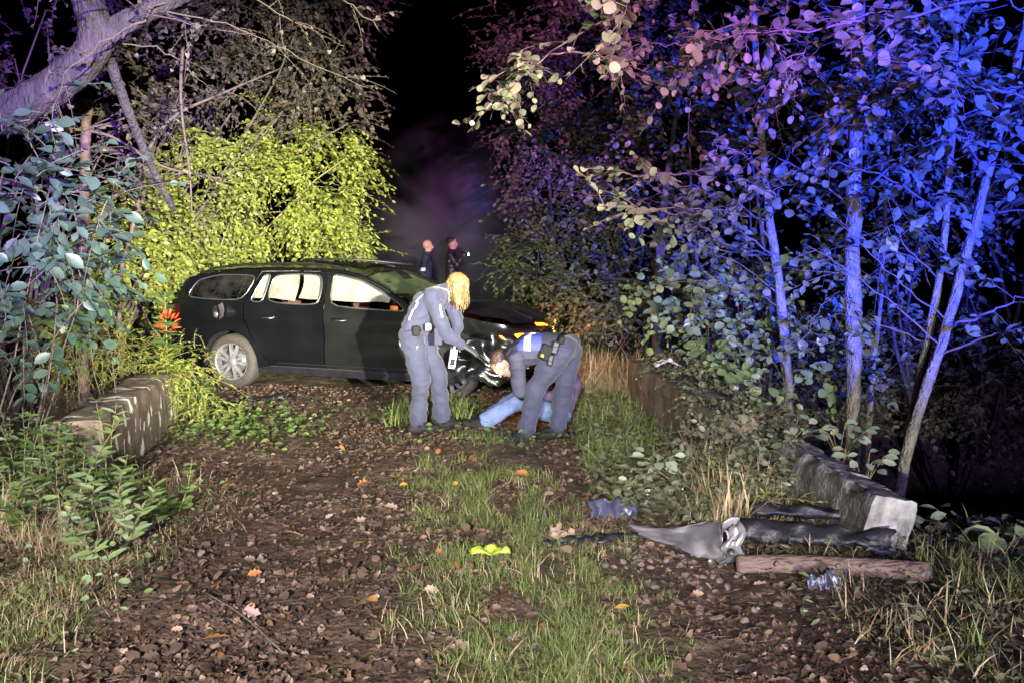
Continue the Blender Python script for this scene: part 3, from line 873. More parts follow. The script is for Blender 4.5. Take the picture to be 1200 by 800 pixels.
# roof, hood, windscreen, tail as lofted sheets
def loft(geo, rows):
    n = len(rows[0]); V = [p for r in rows for p in r]
    geo.add(V, [(i * n + k, i * n + k + 1, (i + 1) * n + k + 1, (i + 1) * n + k) for i in range(len(rows) - 1) for k in range(n - 1)])
ss = np.linspace(-1, 1, 25)
g = Geo()
loft(g, [[(x, s * (hw(x, roof_z(x)) - 0.005), roof_z(x) + 0.012 + 0.05 * (1 - s * s) + 0.012 * noise.noise(Vector((x * 4, s * 3, 1)))) for s in ss] for x in np.linspace(-1.98, 0.33, 30)])
part(g, 'roof', M['paint_dust_and_sheen'])
g = Geo()
loft(g, [[(x, s * 0.42, roof_z(x) + 0.066 + 0.008 * (1 - s * s)) for s in ss] for x in np.linspace(-0.75, 0.15, 10)])
part(g, 'sunroof', M['tinted'])
g = Geo()
def ws(t, s):
    x = 0.33 + 0.80 * t; z0 = roof_z(0.33) + 0.012; z = z0 + (0.975 - z0) * t
    w = hw(min(x, 1.0), z) - 0.03
    return (x + 0.10 * (1 - s * s) * t + 0.02 * (1 - s * s), s * w, z + 0.05 * (1 - s * s) * (1 - t) + 0.03 * (1 - s * s) * t + 0.015 * noise.noise(Vector((s * 4, t * 4, 5))))
loft(g, [[ws(t, s) for s in ss] for t in np.linspace(0, 1, 16)])
part(g, 'windscreen', M['cracked'])
g = Geo()
def hood(t, s):
    xf = 2.24 - 0.22 * abs(s) ** 2.6
    x = 1.12 + (xf - 1.12) * t
    w = 0.80 - 0.12 * t ** 2
    b = 0.05 * math.sin(t * math.pi) * (0.6 + 0.4 * s) + 0.035 * noise.noise(Vector((t * 4, s * 3, 9))) * t
    return (x + 0.10 * (1 - s * s) * (1 - t), s * w, hoodz(x) + 0.015 + 0.055 * (1 - s * s) + b)
loft(g, [[hood(t, s) for s in ss] for t in np.linspace(0, 1, 22)])
part(g, 'bonnet', M['paint_dust_and_sheen'])
for s0 in (-0.35, 0.35):
    g = Geo(); tube(g, [Vector(hood(t, s0)) + Vector((0, 0, 0.004)) for t in np.linspace(0.05, 0.95, 14)], 0.006, 5); part(g, 'bonnet_crease', M['paint'])
# front bumper, grille, lamps
def nose(s, z, o=0.0):
    x = 2.33 - 0.34 * abs(s) ** 2.8 - 0.10 * ((z - 0.5) / 0.25) ** 2
    return (x + o + (0.05 * noise.noise(Vector((s * 4, z * 6, 3)))), s * 0.84, z + 0.03 * noise.noise(Vector((s * 5, z * 5, 8))))
g = Geo(); loft(g, [[nose(s, z) for s in ss] for z in np.linspace(0.22, 0.60, 10)]); part(g, 'front_bumper', M['paint_dust_and_sheen'])
g = Geo(); loft(g, [[nose(s * 0.42, z, 0.012) for s in ss] for z in np.linspace(0.58, 0.76, 6)]); part(g, 'radiator_grille', M['black_plastic'])
g = Geo()
for k in range(5):
    tube(g, [nose(s * 0.40, 0.60 + k * 0.035, 0.02) for s in ss], 0.006, 5)
part(g, 'grille_bar', M['trim'])
for s in (-1, 1):
    g = Geo()
    loft(g, [[nose(s * (0.46 + 0.50 * q), 0.62 + 0.13 * v - 0.02 * q, 0.0) for q in np.linspace(0, 1, 10)] for v in np.linspace(0, 1, 6)])
    hl = part(g, 'headlight', M['lamp_glass'])
    g = Geo()
    loft(g, [[nose(s * (0.66 + 0.32 * q), 0.715 + 0.035 * v, 0.008) for q in np.linspace(0, 1, 8)] for v in np.linspace(0, 1, 3)])
    part(g, 'indicator', M['indicator'], hl)
    d = bpy.data.lights.new('indicator_glow', 'POINT'); d.energy = 26; d.color = (1.0, 0.30, 0.03); d.shadow_soft_size = 0.03
    il = bpy.data.objects.new('indicator_glow', d); link(il, hl); p = nose(s * 0.85, 0.73, 0.10); il.location = (p[0] + 0.03, p[1] * 1.02, p[2])
# torn mechanical parts showing at the smashed near corner
for k in range(16):
    rg = random.Random(k)
    g = Geo(); c = Vector((1.55 + 0.75 * rg.random(), -0.72 - 0.18 * rg.random(), 0.30 + 0.30 * rg.random()))
    P = [c + Vector((rg.uniform(-.14, .14), rg.uniform(-.06, .06), rg.uniform(-.10, .10))) for _ in range(3)]
    tube(g, smooth_path(P, 7), 0.010 + 0.02 * rg.random(), 5); part(g, 'bent_bracket', M['trim'] if k % 4 == 0 else M['black_plastic'])
g = Geo()
def torn(u, v):
    x = 1.02 + 1.10 * u; zt = 0.80 - 0.08 * u - 0.10 * u * u; low = 0.24 + 0.10 * noise.noise(Vector((u * 7, 2, 0))) + 0.06 * noise.noise(Vector((u * 17, 5, 0)))
    z = zt + (low - zt) * v
    f_ = noise.noise(Vector((u * 4.5, v * 3, 4))) + 0.6 * (1 - 2.5 * abs(noise.noise(Vector((u * 6, v * 4, 9)))))
    return (x, -0.93 - 0.05 * f_ - 0.06 * v + 0.10 * u * u, z)
loft(g, [[torn(u, v) for u in np.linspace(0, 1, 46)] for v in np.linspace(0, 1, 22)])
part(g, 'torn_wing', M['torn'])
# tail
tail = [(-1.98, 1.31), (-2.17, 1.06), (-2.25, 0.88), (-2.33, 0.80), (-2.36, 0.55), (-2.30, 0.26)]
tp = smooth_path([(p[0], 0, p[1]) for p in tail], 20)
g = Geo(); loft(g, [[(p.x + 0.10 * abs(s) ** 4 - 0.02, s * (hw(max(p.x, -2.2), p.z) - 0.01), p.z + 0.04 * (1 - s * s) * max(0, p.z - 1) * 2) for s in ss] for p in tp]); part(g, 'tailgate', M['paint'])
for s in (-1, 1):
    g = Geo(); loft(g, [[(-2.24 + 0.18 * q, s * (hw(-2.22 + 0.15 * q, z) + 0.004), z) for q in np.linspace(0, 1, 6)] for z in np.linspace(0.80, 0.98, 6)]); part(g, 'tail_light', plain('tail_lens', (0.035,0.004,0.004), (0.02,0.003,0.003), 9, 0.2, 0.0))
    g = Geo(); x0 = np.linspace(-1.85, 0.10, 24)
    tube(g, [(x, s * (hw(x, roof_z(x)) - 0.06), roof_z(x) + 0.055 - 0.045 * (abs((i - 11.5) / 11.5) ** 8)) for i, x in enumerate(x0)], 0.014, 6); part(g, 'roof_rail', M['trim'] if s > 0 else M['black_plastic'])
# wheels
def wheel(x, s, tilt=0.0):
    g = Geo(); y0 = s * 0.79
    prof = [(0.205, -0.10), (0.22, -0.112), (0.27, -0.115), (0.308, -0.10), (0.322, -0.07), (0.324, 0.0), (0.322, 0.07), (0.308, 0.10), (0.27, 0.115), (0.22, 0.112), (0.205, 0.10)]
    lathe(g, prof, 48, 'y', (x, y0, 0.32), True); ty = part(g, 'wheel', M['rubber'])
    g = Geo(); o = s * 0.085
    lathe(g, [(0.222, o + s * 0.022), (0.214, o + s * 0.028), (0.203, o + s * 0.012), (0.197, o - s * 0.02), (0.195, o - s * 0.16)], 48, 'y', (x, y0, 0.32))
    rim = part(g, 'rim', M['alloy'], ty)
    for k in range(10):
        a = R(72 * (k // 2) + (13 if k % 2 else -13) + 8); g = Geo()
        ca, sa = math.cos(a), math.sin(a)
        def q(r, w, h): return (x + r * ca - w * sa, y0 + h, 0.32 + r * sa + w * ca)
        w0, w1 = 0.014, 0.021
        b = a - R(13 if k % 2 else -13)
        cb, sb = math.cos(b), math.sin(b)
        def q0(r, w, h): return (x + r * cb - w * sb, y0 + h, 0.32 + r * sb + w * cb)
        e = 0.012 if k % 2 else -0.012
        V = [q0(0.045, e - w0, o + s * 0.012), q0(0.045, e + w0, o + s * 0.012), q(0.205, w1, o + s * 0.014), q(0.205, -w1, o + s * 0.014)]
        V += [(v[0], v[1] - s * 0.03, v[2]) for v in V]
        g.add(V, [(0, 1, 2, 3), (4, 7, 6, 5), (0, 4, 5, 1), (1, 5, 6, 2), (2, 6, 7, 3), (3, 7, 4, 0)]); part(g, 'spoke', M['alloy'], ty, False)
    g = Geo(); lathe(g, [(0.0, o + s * 0.024), (0.03, o + s * 0.022), (0.052, o + s * 0.012), (0.055, o - s * 0.03)], 20, 'y', (x, y0, 0.32)); part(g, 'hub', M['alloy'], ty)
    g = Geo(); lathe(g, [(0.04, o - s * 0.06), (0.15, o - s * 0.06), (0.15, o - s * 0.085)], 28, 'y', (x, y0, 0.32)); part(g, 'brake_disc', M['trim'], ty)
for x in (-1.355, 1.355):
    for s in (-1, 1): wheel(x, s)
for x in (-1.355, 1.355):
    for s in (-1, 1):
        g = Geo(); loft(g, [[(px_, s * yy, pz_) for yy in (0.89, 0.62)] for px_, pz_ in arc(x, 0.32, 0.375, -10, 190, 20)]); part(g, 'wheel_arch_liner', M['dark'])
# cabin
g = Geo(); box(g, (0, 0, 0.30), (3.6, 1.60, 0.10)); part(g, 'floor_pan', M['dark'], smooth=False)
g = Geo(); box(g, (1.15, 0, 0.62), (0.10, 1.5, 0.62)); part(g, 'bulkhead', M['dark'], smooth=False)
g = Geo(); box(g, (1.70, 0, 0.52), (0.9, 1.2, 0.40)); part(g, 'engine_block', M['dark'], smooth=False)
g = Geo(); box(g, (0.85, 0, 0.83), (0.45, 1.42, 0.20)); part(g, 'dashboard', M['dark'])
for (sx, sy) in ((0.15, -0.38), (0.15, 0.38), (-0.75, -0.40), (-0.75, 0.40)):
    g = Geo()
    loft(g, [[(sx - 0.18 * v - 0.06 * math.cos(q * 3), sy + 0.25 * q * (1 - 0.25 * v), 0.55 + 0.62 * v) for q in np.linspace(-1, 1, 9)] for v in np.linspace(0, 1, 8)])
    st_ = part(g, 'seat', M['seat'])
    g = Geo(); loft(g, [[(sx - 0.10 + 0.50 * v, sy + 0.26 * q, 0.58 + 0.03 * math.cos(q * 2)) for q in np.linspace(-1, 1, 7)] for v in np.linspace(0, 1, 5)]); part(g, 'cushion', M['seat'], st_)
    g = Geo(); lathe(g, [(0.0, -0.07), (0.10, -0.06), (0.12, 0.0), (0.10, 0.07), (0.0, 0.08)], 14, 'z', (sx - 0.22, sy, 1.24)); part(g, 'headrest', M['seat'], st_)
g = Geo(); box(g, (-1.25, 0, 0.75), (0.06, 1.4, 0.5)); part(g, 'load_cover', M['dark'], smooth=False)
def curtain(x0, x1, s, seed):
    g = Geo()
    def pnt(u, v):
        x = x0 + (x1 - x0) * u
        low = 1.075 + 0.035 * noise.noise(Vector((x * 3.0, seed, 0))) - 0.02 * u
        zt = roof_z(x) - 0.03
        z = zt + (low - zt) * v
        return (x, s * (hw(x, z) - 0.055 - 0.045 * math.sin(v * math.pi) - 0.02 * noise.noise(Vector((x * 7, z * 5, seed)))), z)
    loft(g, [[pnt(u, v) for u in np.linspace(0, 1, 40)] for v in np.linspace(0, 1, 14)])
    return part(g, 'airbag', M['airbag'])
curtain(-1.12, -0.55, -1, 1); curtain(-0.50, 0.62, -1, 2); curtain(-1.1, 0.6, 1, 3)
g = Geo(); lathe(g, [(0.0, -0.12), (0.16, -0.10), (0.22, 0.0), (0.16, 0.10), (0.0, 0.12)], 20, 'z', (0.62, 0.36, 0.98)); part(g, 'airbag', M['airbag'])
g = Geo(); box(g, (0.70, -0.84, 1.0), (0.09, 0.015, 0.06)); part(g, 'amber_scrap', M['amber'])
# hanging mirror, open fuel flap
g = Geo()
Vm = [(0.88 + 0.10 * math.cos(a) * (1 if math.cos(a) > 0 else 0.85), 0, 0.64 + 0.075 * math.sin(a)) for a in np.linspace(0, 2 * math.pi, 24, endpoint=False)]
ym = -(hw(0.9, 0.64) + 0.05)
ring0 = [(v[0], ym + 0.03, v[2]) for v in Vm]; ring1 = [(v[0], ym - 0.02, v[2]) for v in Vm]; ring2 = [(0.88 + (v[0] - 0.88) * 0.6, ym + 0.055, 0.64 + (v[2] - 0.64) * 0.6) for v in Vm]
loft(g, [r + r[:1] for r in (ring2, ring0, ring1)]); mr = part(g, 'wing_mirror', M['paint'])
g = Geo(); g.add([(0.88 + (v[0] - 0.88) * 0.88, ym - 0.021, 0.64 + (v[2] - 0.64) * 0.88) for v in Vm] + [(0.88, ym - 0.024, 0.64)], [(k, (k + 1) % 24, 24) for k in range(24)])
part(g, 'mirror_glass', plain('mirror_face', (0.55,0.58,0.52), (0.30,0.33,0.28), 9, 0.35, 0.0, metal=0.5), mr)
g = Geo(); tube(g, smooth_path([(0.90, ym + 0.06, 0.70), (0.92, -hw(0.92, 0.85) - 0.03, 0.82), (0.90, -hw(0.90, 0.95), 0.96)], 10), 0.008, 5); part(g, 'cable', M['black_plastic'], mr)
g = Geo(); yf = -hw(-1.50, 0.90) - 0.003
g.add([(-1.50 + 0.075 * math.cos(a), yf, 0.90 + 0.085 * math.sin(a)) for a in np.linspace(0, 2 * math.pi, 20, endpoint=False)] + [(-1.5, yf + 0.001, 0.90)], [(k, (k + 1) % 20, 20) for k in range(20)]); ff = part(g, 'fuel_filler', M['black_plastic'])
g = Geo()
loft(g, [[(-1.42 + 0.03 * v + 0.02 * math.cos(q * 1.5), yf - 0.02 - 0.13 * v, 0.93 + 0.085 * q - 0.02 * v) for q in np.linspace(-1, 1, 8)] for v in np.linspace(0, 1, 5)]); part(g, 'fuel_flap', M['grey_plastic'], ff)
g = Geo(); lathe(g, [(0, -0.02), (0.03, -0.018), (0.036, 0.0)], 14, 'y', (-1.52, yf - 0.01, 0.87)); part(g, 'filler_cap', M['grey_plastic'], ff)
# loose roof bar lying over the screen edge
g = Geo(); tube(g, smooth_path([(-0.55, -0.55, 1.52), (0.0, -0.45, 1.53), (0.45, -0.20, 1.49), (0.60, 0.0, 1.47)], 12), 0.016, 6); part(g, 'bent_roof_bar', M['black_plastic'])
g = Geo(); loft(g, [[(0.42 + 0.32 * u, -0.62 + 0.25 * v, 1.40 - 0.09 * u + 0.06 * math.sin(u * 3)) for v in np.linspace(0, 1, 5)] for u in np.linspace(0, 1, 8)]); part(g, 'torn_roof_lining', M['black_plastic'])

# ------------------------------------------------------------------ people
def capsule(geo, p1, r1, p2, r2, sides=14):
    p1, p2 = np.array(p1, float), np.array(p2, float)
    d = p2 - p1; L = np.linalg.norm(d); d = d / L if L > 1e-6 else np.array([0, 0, 1.0])
    a = np.cross(d, [0.3, 0.2, 0.93] if abs(d[2]) < 0.8 else [1, 0, 0]); a /= np.linalg.norm(a); b = np.cross(d, a)
    V, ang = [], np.linspace(0, 2 * math.pi, sides, endpoint=False)
    rings = [(p1 - d * r1 * math.cos(t), r1 * math.sin(t)) for t in (0.35, 0.75, 1.15, 1.5708)] + [(p2 + d * r2 * math.sin(t), r2 * math.cos(t)) for t in (0, 0.42, 0.82, 1.22)]
    for c, r in rings: V += [tuple(c + r * (math.cos(q) * a + math.sin(q) * b)) for q in ang]
    n = len(rings); V += [tuple(p1 - d * r1), tuple(p2 + d * r2)]
    Q = [(i * sides + k, i * sides + (k + 1) % sides, (i + 1) * sides + (k + 1) % sides, (i + 1) * sides + k) for i in range(n - 1) for k in range(sides)]
    T = [(n * sides, (k + 1) % sides, k) for k in range(sides)] + [(n * sides + 1, (n - 1) * sides + k, (n - 1) * sides + (k + 1) % sides) for k in range(sides)]
    geo.add2(V, T, Q)
def ellipsoid(geo, c, r, rot=None, n=16):
    V = []; m = n // 2
    for i in range(1, m):
        t = math.pi * i / m
        V += [(r[0] * math.sin(t) * math.cos(2 * math.pi * k / n), r[1] * math.sin(t) * math.sin(2 * math.pi * k / n), r[2] * math.cos(t)) for k in range(n)]
    V += [(0, 0, r[2]), (0, 0, -r[2])]
    V = np.array(V)
    if rot is not None: V = V @ np.array(rot).T
    Q = [(i * n + k, (i + 1) * n + k, (i + 1) * n + (k + 1) % n, i * n + (k + 1) % n) for i in range(m - 2) for k in range(n)]
    T = [((m - 1) * n, k, (k + 1) % n) for k in range(n)] + [((m - 1) * n + 1, (m - 2) * n + (k + 1) % n, (m - 2) * n + k) for k in range(n)]
    geo.add2(V + np.array(c), T, Q)
def melt(geo, name, mat, parent, voxel=0.012, smooth=6, wr=0.0, wscale=(5, 5, 11), seed=0.0):
    """fuse overlapping shapes into one continuous skin"""
    off = parent_loc(parent)
    me = geo.mesh('tmp', off)
    o = bpy.data.objects.new('tmp', me); COL.objects.link(o)
    md = o.modifiers.new('r', 'REMESH'); md.mode = 'VOXEL'; md.voxel_size = voxel
    sm = o.modifiers.new('s', 'SMOOTH'); sm.factor = 0.5; sm.iterations = smooth
    dg = bpy.context.evaluated_depsgraph_get()
    fin = bpy.data.meshes.new_from_object(o.evaluated_get(dg), depsgraph=dg)
    bpy.data.objects.remove(o); bpy.data.meshes.remove(me)
    if wr:
        sc = Vector(wscale)
        cos = []
        for v in fin.vertices:
            q = Vector((v.co.x * sc.x, v.co.y * sc.y, v.co.z * sc.z)) + Vector((seed, seed * 2, 0))
            w = 0.8 * noise.noise(q * 0.6) + max(-0.6, 1 - 3.6 * abs(noise.noise(q + Vector((5, 0, 1))))) - 0.2
            cos.append(v.co + v.normal * (w * wr))
        for v, c in zip(fin.vertices, cos): v.co = c
    fin.name = name
    fin.polygons.foreach_set('use_smooth', np.ones(len(fin.polygons), bool))
    fin.materials.clear(); fin.materials.append(mat); fin.update()
    return link(bpy.data.objects.new(name, fin), parent)

def hand_caps(geo, wrist, palm_dir, palm_nrm, scale=1.0, curl=0.5, grow=0.0, thumb_side=1):
    """palm plus five unequal bent fingers"""
    w = Vector(wrist); d = Vector(palm_dir).normalized(); n = Vector(palm_nrm); n = (n - d * n.dot(d)).normalized(); s = d.cross(n) * thumb_side
    S = scale
    for k in range(4):
        off = (k - 1.5) * 0.020 * S
        capsule(geo, w + s * off * 0.6, 0.013 * S + grow, w + d * 0.085 * S + s * off, 0.011 * S + grow, 10)
        ln = (0.070, 0.080, 0.075, 0.060)[k] * S
        a = w + d * 0.088 * S + s * off * 1.05
        p = a; dd = d.copy()
        for j in range(3):
            dd = (dd + n * curl * 0.55).normalized()
            q = p + dd * ln * (0.45, 0.32, 0.25)[j]
            capsule(geo, p, (0.0092 - j * 0.0008) * S + grow, q, (0.0085 - j * 0.0008) * S + grow, 8); p = q
    p = w + d * 0.02 * S - s * 0.03 * S
    q = p + (d * 0.6 - s * 0.7 + n * 0.3).normalized() * 0.045 * S; r = q + (d * 0.9 - s * 0.15 + n * 0.35).normalized() * 0.032 * S
    capsule(geo, p, 0.014 * S + grow, q, 0.011 * S + grow, 8); capsule(geo, q, 0.011 * S + grow, r, 0.0085 * S + grow, 8)

def head_caps(geo, c, face, up, S=1.0):
    """skull, jaw, nose, ears, lips and brow"""
    c = Vector(c); f = Vector(face).normalized(); u = Vector(up); u = (u - f * u.dot(f)).normalized(); l = u.cross(f)
    rot = np.array([tuple(f), tuple(l), tuple(u)]).T
    P = lambda x, y, z: c + (f * x + l * y + u * z) * S
    ellipsoid(geo, P(-0.012, 0, 0.025), (0.098 * S, 0.076 * S, 0.095 * S), rot)
    ellipsoid(geo, P(0.022, 0, -0.045), (0.062 * S, 0.058 * S, 0.070 * S), rot)
    capsule(geo, P(0.05, -0.02, -0.095), 0.016 * S, P(0.05, 0.02, -0.095), 0.016 * S)
    capsule(geo, P(0.088, 0, 0.010), 0.009 * S, P(0.104, 0, -0.030), 0.013 * S, 8)
    for s in (-1, 1):
        ellipsoid(geo, P(-0.005, s * 0.077, -0.012), (0.018 * S, 0.009 * S, 0.032 * S), rot, 10)
        capsule(geo, P(0.078, s * 0.012, 0.030), 0.010 * S, P(0.070, s * 0.045, 0.028), 0.009 * S, 8)
        ellipsoid(geo, P(0.055, s * 0.040, -0.020), (0.026 * S, 0.020 * S, 0.022 * S), rot, 10)
    capsule(geo, P(0.082, -0.018, -0.062), 0.008 * S, P(0.082, 0.018, -0.062), 0.008 * S, 8)
    return P
def face_parts(P, parent, lip=True):
    off = parent_loc(parent)
    for s in (-1, 1):
        g = Geo(); ellipsoid(g, P(0.076, s * 0.031, 0.010), (0.010, 0.012, 0.008), None, 10); g.build('eye', M['reflective'], parent)
        g = Geo(); ellipsoid(g, P(0.085, s * 0.031, 0.010), (0.004, 0.005, 0.005), None, 8); g.build('iris', M['hair_dark'], parent)
        g = Geo(); tube(g, [P(0.088, s * 0.014, 0.034), P(0.086, s * 0.032, 0.040), P(0.074, s * 0.048, 0.034)], 0.004, 5); g.build('eyebrow', M['hair_dark'], parent)
def wrap_strip(obj, parent, name, mat, path, width, dirs, lift=0.006, n=40):
    """strip of cloth laid on a garment: path of points pushed onto the surface along dirs"""
    off = parent_loc(obj.parent)
    me = obj.data
    bvh = BVHTree.FromPolygons([v.co + off for v in me.vertices], [tuple(p.vertices) for p in me.polygons])
    P = smooth_path(path, n); rows = []
    D = smooth_path(dirs, n)
    for i, p in enumerate(P):
        t = (P[min(i + 1, n - 1)] - P[max(i - 1, 0)]).normalized(); d = D[i].normalized(); s = t.cross(d).normalized()
        row = []
        for q in (-0.5, -0.17, 0.17, 0.5):
            o = p + s * (q * width) - d * 0.5
            hit = bvh.ray_cast(o, d, 1.2)
            if hit[0] is None: hit = bvh.find_nearest(p + s * (q * width))
            row.append(tuple(hit[0] - d * lift))
        rows.append(row)
    g = Geo(); loft(g, rows); return g.build(name, mat, parent)

def foot(geo, ankle, toe_dir, S=1.0, grow=0.0, z0=0.0):
    a = Vector(ankle); d = Vector(toe_dir).normalized()
    heel = Vector((a.x, a.y, z0)) - d * 0.06 * S
    capsule(geo, a + Vector((0, 0, 0.02)), 0.046 * S + grow, heel + Vector((0, 0, 0.04)), 0.038 * S + grow)
    sd = Vector((-d.y, d.x, 0))
    for q, r in ((-0.022, 0.034), (0.022, 0.034)):
        capsule(geo, heel + Vector((0, 0, 0.038)) + sd * q * 0.6, 0.036 * S + grow, heel + d * 0.225 * S + Vector((0, 0, 0.034)) + sd * q, r * S + grow)
    capsule(geo, a + Vector((0, 0, 0.0)), 0.045 * S + grow, heel + d * 0.16 * S + Vector((0, 0, 0.05)), 0.036 * S + grow)

def person(label, base, J, face, up, toe, jacket, trousers, hair, boots='boot', glove=None, group=None, S=1.0, wr=0.010, arm_r=0.052, curls=(0.5, 0.5), palm=((0,0,-1),(0,0,-1)), hand_dir=(None, None), collar=True, smooth=5, zfeet=(0.0, 0.0), fore=1.0):
    """J: joints in world space"""
    t = thing('person', base, label, 'person', group)
    V = lambda k: Vector(J[k])
    b = Geo()
    chest, waist, neck, head = V('chest'), V('waist'), V('neck'), V('head')
    for s in 'lr':
        capsule(b, V('hip_' + s), 0.075, V('knee_' + s), 0.050); capsule(b, V('knee_' + s), 0.048, V('ankle_' + s), 0.038)
        foot(b, V('ankle_' + s), toe['lr'.index(s)] if isinstance(toe, list) else toe, S, -0.004, zfeet['lr'.index(s)])
        capsule(b, V('sh_' + s), 0.040, V('el_' + s), 0.033); capsule(b, V('el_' + s), 0.032, V('wr_' + s), 0.026)
        i = 'lr'.index(s)
        hd = hand_dir[i] or (V('wr_' + s) - V('el_' + s))
        hand_caps(b, V('wr_' + s), hd, palm[i], S, curls[i], 0.0, 1 if s == 'l' else -1)
        capsule(b, V('hip_' + s), 0.075, waist, 0.075); capsule(b, waist, 0.08, V('sh_' + s), 0.045)
    capsule(b, V('hip_l'), 0.075, V('hip_r'), 0.075); capsule(b, waist, 0.085, chest, 0.09); capsule(b, V('sh_l'), 0.045, V('sh_r'), 0.045)
    capsule(b, chest, 0.08, neck, 0.055); capsule(b, neck, 0.052, head - (head - neck) * 0.2, 0.050)
    P = head_caps(b, head, face, up, S)
    body = melt(b, 'body', M['skin'], t, 0.0085, 3)
    face_parts(P, t)
    # trousers
    g = Geo()
    for s in 'lr':
        h, k, a = V('hip_' + s), V('knee_' + s), V('ankle_' + s)
        capsule(g, h, 0.118 * S, h.lerp(k, 0.55), 0.098 * S); capsule(g, h.lerp(k, 0.5), 0.100 * S, k, 0.082 * S); capsule(g, k, 0.080 * S, k.lerp(a, 0.6), 0.078 * S); capsule(g, k.lerp(a, 0.5), 0.078 * S, a + (k - a) * 0.10, 0.080 * S)
        capsule(g, h, 0.112 * S, waist.lerp(h, 0.35), 0.105 * S)
    capsule(g, V('hip_l'), 0.112 * S, V('hip_r'), 0.112 * S)
    tr = melt(g, 'trousers', M[trousers], t, 0.013, smooth, wr, seed=base[0] * 7)
    # jacket
    g = Geo()
    sl = (V('sh_l') + V('sh_r')) / 2
    lat = (V('sh_l') - V('sh_r')).normalized()
    hipc = (V('hip_l') + V('hip_r')) / 2
    low = waist.lerp(hipc, 0.45)
    for q in (-1, -0.35, 0.35, 1):
        capsule(g, low + lat * q * 0.075 * S, 0.108 * S, chest + lat * q * 0.075 * S, 0.118 * S)
        capsule(g, chest + lat * q * 0.075 * S, 0.115 * S, sl + lat * q * 0.10 * S, 0.085 * S)
    for s in 'lr':
        sh, el, w = V('sh_' + s), V('el_' + s), V('wr_' + s)
        capsule(g, sl, 0.085 * S, sh, 0.074 * S); capsule(g, sh, 0.074 * S, sh.lerp(el, 0.5), (arm_r + 0.014) * S); capsule(g, sh.lerp(el, 0.4), (arm_r + 0.013) * S, el, (arm_r + 0.006) * S); capsule(g, el, (arm_r + 0.005) * S, w - (w - el) * 0.06, (arm_r - 0.008) * S)
    if collar: capsule(g, sl.lerp(neck, 0.5), 0.085 * S, neck, 0.066 * S)
    jk = melt(g, 'jacket', M[jacket], t, 0.013, smooth, wr, seed=base[1] * 5)
    # boots
    for i, s in enumerate('lr'):
        g = Geo(); foot(g, V('ankle_' + s), toe[i] if isinstance(toe, list) else toe, S, 0.007, zfeet[i]); melt(g, 'boot', M[boots], t, 0.010, 2)
        if glove:
            g = Geo(); hd = hand_dir[i] or (V('wr_' + s) - V('el_' + s)); hand_caps(g, V('wr_' + s), hd, palm[i], S, curls[i], 0.0035, 1 if s == 'l' else -1)
            capsule(g, V('wr_' + s) - Vector(hd).normalized() * 0.03, 0.036, V('wr_' + s), 0.032); melt(g, 'glove', M[glove], t, 0.0075, 2)
    # hair
    f = Vector(face).normalized(); u = Vector(up); u = (u - f * u.dot(f)).normalized(); l = u.cross(f)
    rot = np.array([tuple(f), tuple(l), tuple(u)]).T
    if hair == 'long':
        g = Geo(); ellipsoid(g, P(-0.025, 0, 0.035), (0.105, 0.092, 0.100), rot)
        dn = Vector((0, 0, -1))
        rg = random.Random(5)
        for k in range(26):
            a = R(-150 + 300 * k / 25)
            q = P(-0.035 - 0.05 * math.cos(a), 0.085 * math.sin(a), 0.02)
            capsule(g, q, 0.026, q + dn * (0.10 + 0.05 * rg.random()) + f * rg.uniform(-0.01, 0.03), 0.013)
        hr = melt(g, 'hair', M['hair_blonde'], t, 0.009, 3, 0.006, (60, 60, 12))
        g = Geo()
        for k in range(170):
            a = R(rg.uniform(-165, 165)); q = P(-0.03 - 0.085 * math.cos(a) * rg.uniform(0.9, 1.1), 0.098 * math.sin(a), rg.uniform(-0.02, 0.09))
            tube(g, smooth_path([q, q + dn * 0.06 + f * rg.uniform(-0.02, 0.03) + l * rg.uniform(-0.02, 0.02), q + dn * rg.uniform(0.10, 0.19) + f * rg.uniform(-0.03, 0.05) + l * rg.uniform(-0.03, 0.03)], 6), 0.0022, 3, False)
        o = g.build('hair_strands', M['hair_blonde'], t); o['kind'] = 'stuff'
    elif hair == 'short':
        g = Geo(); ellipsoid(g, P(-0.024, 0, 0.040), (0.098, 0.081, 0.090), rot); melt(g, 'hair', M['hair_dark'], t, 0.010, 2, 0.004, (70, 70, 70))
    return t, body, jk, tr, P

Z1 = h1(-0.75, 7.1); Z2 = h1(0.25, 6.95)
JW = dict(ankle_r=(-0.84, 7.02, 0.09), ankle_l=(-0.64, 7.20, 0.09), knee_r=(-0.80, 6.99, 0.48), knee_l=(-0.665, 7.17, 0.48), hip_r=(-0.885, 7.04, 0.855), hip_l=(-0.83, 7.21, 0.855),
          waist=(-0.83, 7.13, 0.97), chest=(-0.735, 7.15, 1.14), sh_r=(-0.70, 6.98, 1.225), sh_l=(-0.56, 7.30, 1.21), neck=(-0.585, 7.15, 1.265), head=(-0.485, 7.16, 1.275),
          el_r=(-0.575, 6.93, 0.89), wr_r=(-0.43, 6.99, 0.79), el_l=(-0.50, 7.32, 0.93), wr_l=(-0.525, 7.16, 0.80))
JW = {k: (v[0], v[1], v[2] + Z1 * (1 if 'a' in k else 1)) for k, v in JW.items()}
wt, wbody, wjk, wtr, wP = person('blonde woman in blue-grey police overalls bending forward with black gloves', (-0.74, 7.1, Z1), JW, (0.75, 0.15, -0.62), (0.6, 0, 0.8), (0.9, 0.25, 0), 'uniform', 'uniform_trousers', 'long', glove='glove',
      palm=((0.3, -0.3, -0.3), (0, 0.3, -1)), hand_dir=(Vector((0.0, -0.35, -0.9)), Vector((0.85, 0.1, -0.5))), curls=(0.9, 0.25), zfeet=(Z1, Z1))
lat_ = Vector((0, -1, 0))
